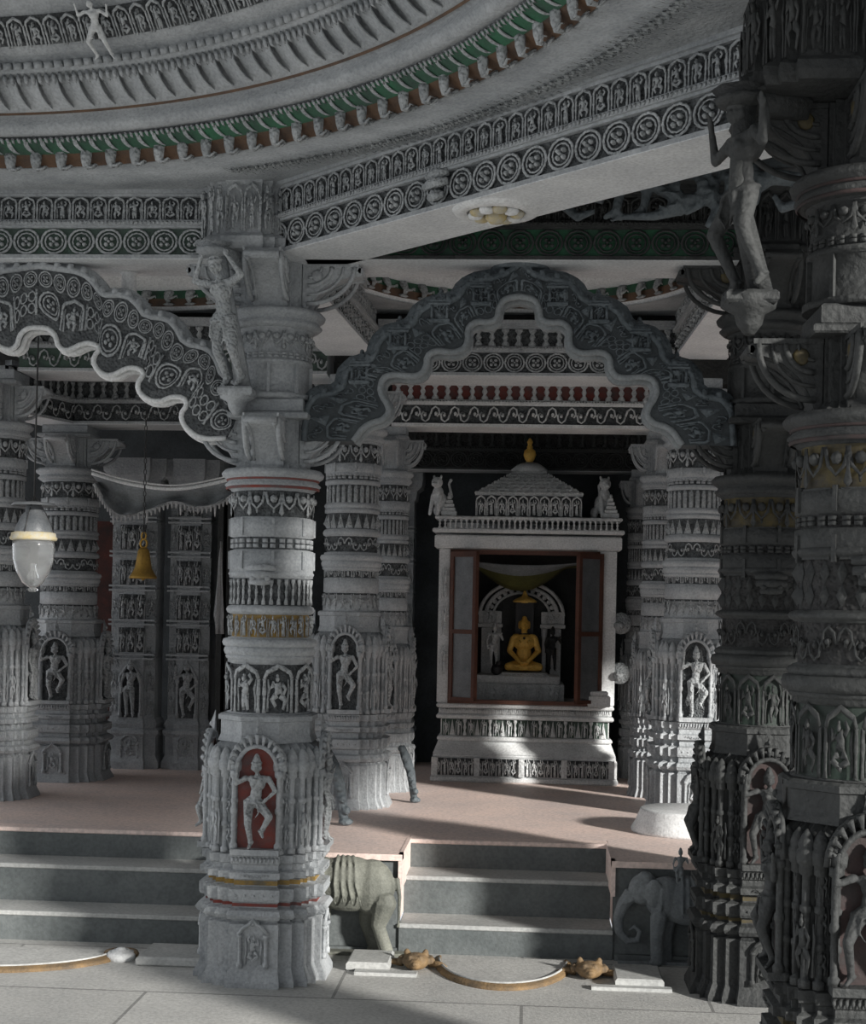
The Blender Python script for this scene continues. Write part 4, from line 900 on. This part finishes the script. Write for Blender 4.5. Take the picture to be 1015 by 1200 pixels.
# doors
def leaf(x,ang,side):
    b=MB(); w=.30
    for z0,z1 in ((.02,.05),(.62,.66),(1.31,1.36)): b.box(0,w,-.02,.02,z0,z1)
    for x0 in (0,w-.035): b.box(x0,x0+.035,-.022,.022,.02,1.36)
    o=b.build('door_leaf',WOOD,sh,loc=(x,.10,.71),rot=(0,0,ang),label='red-brown wooden door leaf'); 
    for z0,z1 in ((.05,.62),(.66,1.31)):
        b=MB(); b.box(.034,w-.034,-.005,.005,z0,z1); b.build('pane',MESHP,o)
leaf(-.68,radians(-38),1); leaf(.67,radians(180+42),-1)
b=MB(); b.box(-.70,-.67,.10,.14,.70,2.08); b.box(.62,.65,.10,.14,.70,2.08); b.box(-.70,.65,.10,.14,2.05,2.09); b.box(-.70,.65,.09,.15,.70,.735); b.build('door_frame',WOOD,sh,label='dark red-brown door frame')
# contents of the shrine
z0=.62
b=MB(); b.cbox(-.50,.36,.55,1.15,.70,.87,.012); b.cbox(-.46,.32,.52,1.15,.87,.94,.008); M=planar((0,.55,0),(1,0,0),(0,-1,0)); b.band([DIA,AFIG[1],DIA,FIG[3]],M,-.48,.34,.71,.86,10,.05)
for q in (0,): b.cbox(-.26,.22,.58,.95,.92,.955,.012); b.cbox(-.24,.20,.60,.93,.95,.965,.01)
tag(b.build('statue_throne',STWC,loc=(SX,SY,z0)),'white carved pedestal under the golden seated statue','pedestal')
def jina(b):
    b.ell((0,0,.10),(.17,.10,.075),12,8)
    for s in (-1,1):
        b.cap((s*.07,.0,.09),(s*.20,-.10,.075),.075,.055,9); b.cap((s*.20,-.10,.075),(-s*.04,-.17,.06),.05,.035,9); b.ell((-s*.09,-.19,.085),(.06,.03,.022),8,5)
        b.cap((s*.14,0,.44),(s*.19,.0,.28),.045,.038,9); b.cap((s*.19,0,.28),(s*.05,-.15,.14),.036,.026,9)
        b.ell((s*.065,-.01,.62),(.016,.022,.055),7,5); b.ell((s*.065,-.10,.40),(.022,.015,.022),7,5)
        for k in range(4): b.cap((s*.04,-.165-.012*k,.135),(-s*.03,-.17-.012*k,.13),.009,.008,5)
    b.ell((0,-.155,.125),(.07,.05,.02),8,5)
    b.ell((0,0,.24),(.10,.075,.13),12,8); b.ell((0,-.01,.39),(.145,.085,.11),12,8); b.cap((-.12,0,.46),(.12,0,.46),.045,.045,8); b.cap((0,0,.48),(0,-.01,.56),.045,.04,8)
    b.ell((0,-.02,.625),(.068,.072,.085),12,9); b.ell((0,-.01,.71),(.035,.035,.03),8,6); b.ell((0,-.095,.615),(.012,.016,.022),6,4); b.ell((0,-.085,.58),(.022,.01,.008),6,4)
    for s in (-1,1): b.ell((s*.026,-.084,.638),(.016,.01,.008),6,4)
JS=.72
ji=thing('seated_statue','golden cross-legged seated statue inside the shrine','statue',(SX-.02,SY+.75,z0+.965))
statue('statue_body',jina,GOLD,ji,vox=.006,scale=JS)
b=MB(); b.tube([(.052*cos(q)*1,-.012+.055*sin(q),.505*JS) for q in [2*pi*i/16 for i in range(16)]],.006,5,closed=True); b.ell((0,-.075,.45*JS),(.012,.006,.014),6,4)
for s in (-1,1): b.ell((s*.045,-.068,.405*JS),(.012,.006,.012),6,4)
b.build('black_necklace',BLK,ji,label='thin black necklace and studs')
b=MB(); b.box(-.085,.085,.07,.10,.34,.66); tag(b.build('halo_slab',BLK,loc=(SX-.02,SY+.75,z0+.965)),'black upright slab behind the golden statue head','slab')
b=MB(); b.lathe([(.11,0),(.115,.012),(.09,.03),(.06,.045),(.03,.06),(.02,.085),(.012,.11),(.0,.115)],20,cap=False); b.box(-.03,.03,0,.12,-.005,.01); tag(b.build('tiered_parasol',GOLD,loc=(SX-.02,SY+.72,z0+.965+.66)),'small gold parasol above the golden statue','parasol')
# aureole arch behind statue
au=thing('statue_aureole','pale arched carved surround behind the golden statue','arch',(SX-.05,SY+.98,z0-.08))
for s in (-1,1):
    b=MB(); b.cbox(s*.33-.05,s*.33+.05,-.05,.1,.94,1.46,.008); b.tube([(s*.22,-.03,z) for z in (.95,1.0,1.35,1.42,1.46)],[.03,.02,.02,.03,.03],7); b.cbox(s*.30-.12,s*.30+.12,-.08,.1,1.46,1.50,.008); b.cbox(s*.30-.11,s*.30+.11,-.05,.1,1.5,1.62,.008); b.build('side_post',STW,au)
b=MB(); 
for R,t in ((.40,.02),(.34,.022),(.27,.014)): b.tube([(R*cos(a),-.03,1.58+R*.80*sin(a)) for a in [pi*i/20 for i in range(21)]],t,6)
for i in range(14):
    a=pi*(i+.5)/14; b.ell((.305*cos(a),-.04,1.58+.305*.8*sin(a)),(.024,.02,.024),7,4)
b.build('arch_band',STWC,au)
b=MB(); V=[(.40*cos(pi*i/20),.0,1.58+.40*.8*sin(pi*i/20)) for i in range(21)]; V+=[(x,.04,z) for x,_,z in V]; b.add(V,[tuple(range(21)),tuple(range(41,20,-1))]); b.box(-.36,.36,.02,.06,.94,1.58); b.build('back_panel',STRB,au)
for s in (-1,1): b=MB(); b.unit(AFIG[2],planar((0,-.055,0),(1,0,0),(0,-1,0)),s*.30-.07,1.50,.14,.12,.03); b.build('attendant_relief',STWC,au)
f=statue('attendant_statue',body('stand'),STWC,None,loc=(SX-.30,SY+.70,z0+1.0),vox=.007,scale=.42); tag(f,'slim white standing attendant left of the golden statue','statue')
f=statue('attendant_statue',body('stand'),STRB,None,loc=(SX+.25,SY+.80,z0+.975),vox=.007,scale=.42); tag(f,'dim grey standing attendant right of the golden statue','statue')
b=MB(); b.ell((0,0,.05),(.055,.05,.055),10,7); b.ell((.02,-.03,.11),(.03,.03,.03),8,6); tag(b.build('black_bowl',BLK,loc=(SX-.27,SY+.60,z0+.94)),'small black vessel left of the white statue pedestal','vessel')
# cloth valance
b=MB(); n=24; V=[]
for i in range(n+1):
    x=-.66+1.26*i/n; sag=.13*sin(pi*i/n)
    for j in range(6):
        f=j/5; V.append((x*(1-.12*f),.30+.25*f+.02*sin(i*1.3)*f,2.05-(.04+sag*.35)-f*(.04+.19*sin(pi*min(1,max(0,(i-2)/(n-6))))))) 
b.add(V,[(i*6+j,i*6+6+j,i*6+7+j,i*6+j+1) for i in range(n) for j in range(5)],0,True)
for i in range(n):
    for j in range(5):
        if j>=2: b.m[-(n*5)+i*5+j]=1
o=b.build('cloth_valance',[CLO,OLV],loc=(SX,SY,z0)); o.modifiers.new('t','SOLIDIFY').thickness=.008; tag(o,'sagging grey and olive cloth hung at the top of the shrine opening','cloth')
# lion statue and vase on shrine
def lionst(b):
    b.ell((0,0,.14),(.06,.09,.09),10,7); b.ell((0,-.05,.22),(.055,.055,.07),10,7); b.ell((0,-.07,.32),(.055,.055,.055),10,7); b.ell((0,-.12,.30),(.03,.03,.025),8,5)
    for s in (-1,1): b.cap((s*.04,-.07,.20),(s*.045,-.12,.02),.024,.018,7); b.ell((s*.055,.03,.06),(.03,.06,.055),8,6); b.ell((s*.04,-.06,.375),(.014,.012,.02),6,4)
    b.tube([(0,.08,.1),(.05,.12,.2),(.02,.11,.32),(.06,.09,.36)],[.018,.015,.013,.018],6)
f=statue('lion_statue',lionst,STWC,None,loc=(SX-.80,SY+.18,z0+2.39),rot=(0,0,-.5),vox=.006,scale=.95); tag(f,'small white rearing beast on the left corner of the shrine roof','statue')
f=statue('lion_statue',lionst,STWC,None,loc=(SX+.66,SY+.30,z0+2.39),rot=(0,0,.4),vox=.006,scale=1.0); tag(f,'small white beast on the right side of the shrine roof','statue')
b=MB(); b.cbox(.56,.76,-.0,.14,.70,.80,.01); b.cbox(.58,.74,.01,.13,.80,.84,.01); tag(b.build('offering_block',STW,loc=(SX,SY,z0)),'small white stone block on the right end of the shrine ledge','block')
# mural strip of dark mask carvings to the right of shrine door
for z in (1.0,1.45): b=MB(); b.ell((.85,.18,z),(.10,.06,.10),10,7); b.ell((.83,.10,z-.02),(.05,.04,.04),8,5); b.build('side_boss',STC,sh)
# ------------------------------------------------------------------ light, sky, camera
sc=bpy.context.scene
w=bpy.data.worlds.new('sky'); sc.world=w; w.use_nodes=True; N=w.node_tree.nodes; bg=N['Background']
bg.inputs['Color'].default_value=(.93,.96,1,1); tcw=N.new('ShaderNodeTexCoord'); dp=N.new('ShaderNodeVectorMath'); dp.operation='DOT_PRODUCT'; dp.inputs[1].default_value=(-.93,.30,.20)
mr=N.new('ShaderNodeMapRange'); mr.inputs['From Min'].default_value=0; mr.inputs['From Max'].default_value=1; mr.inputs['To Min'].default_value=.62; mr.inputs['To Max'].default_value=2.6
w.node_tree.links.new(tcw.outputs['Generated'],dp.inputs[0]); w.node_tree.links.new(dp.outputs['Value'],mr.inputs['Value']); w.node_tree.links.new(mr.outputs['Result'],bg.inputs['Strength'])
def sun(name,e,az,el,size,col):
    l=bpy.data.lights.new(name,'SUN'); l.energy=e; l.angle=radians(size); l.color=col
    o=bpy.data.objects.new(name,l); COL.objects.link(o); o.rotation_euler=(radians(90-el),0,radians(az)); return o
sun('sun',9.0,50,16,4,(1,.97,.92))
cam=bpy.data.cameras.new('camera'); co=bpy.data.objects.new('camera',cam); COL.objects.link(co); sc.camera=co
cam.sensor_fit='VERTICAL'; cam.sensor_height=36; cam.lens=1700/1200*36; cam.shift_y=112/1200; cam.clip_start=.05
from mathutils import Matrix
co.matrix_world=Matrix.Translation((0,0,2.18))@Matrix.Rotation(radians(3.786),4,'Z')@Matrix.Rotation(pi/2,4,'X')@Matrix.Rotation(radians(1.1),4,'Z')
sc.view_settings.view_transform='Standard'; sc.view_settings.look='None'; sc.view_settings.exposure=-.45; sc.view_settings.gamma=1

for o in list(COL.objects):
    k=o.name.split('.')[0]
    if o.parent is None and k in GR: o['group']=GR[k]
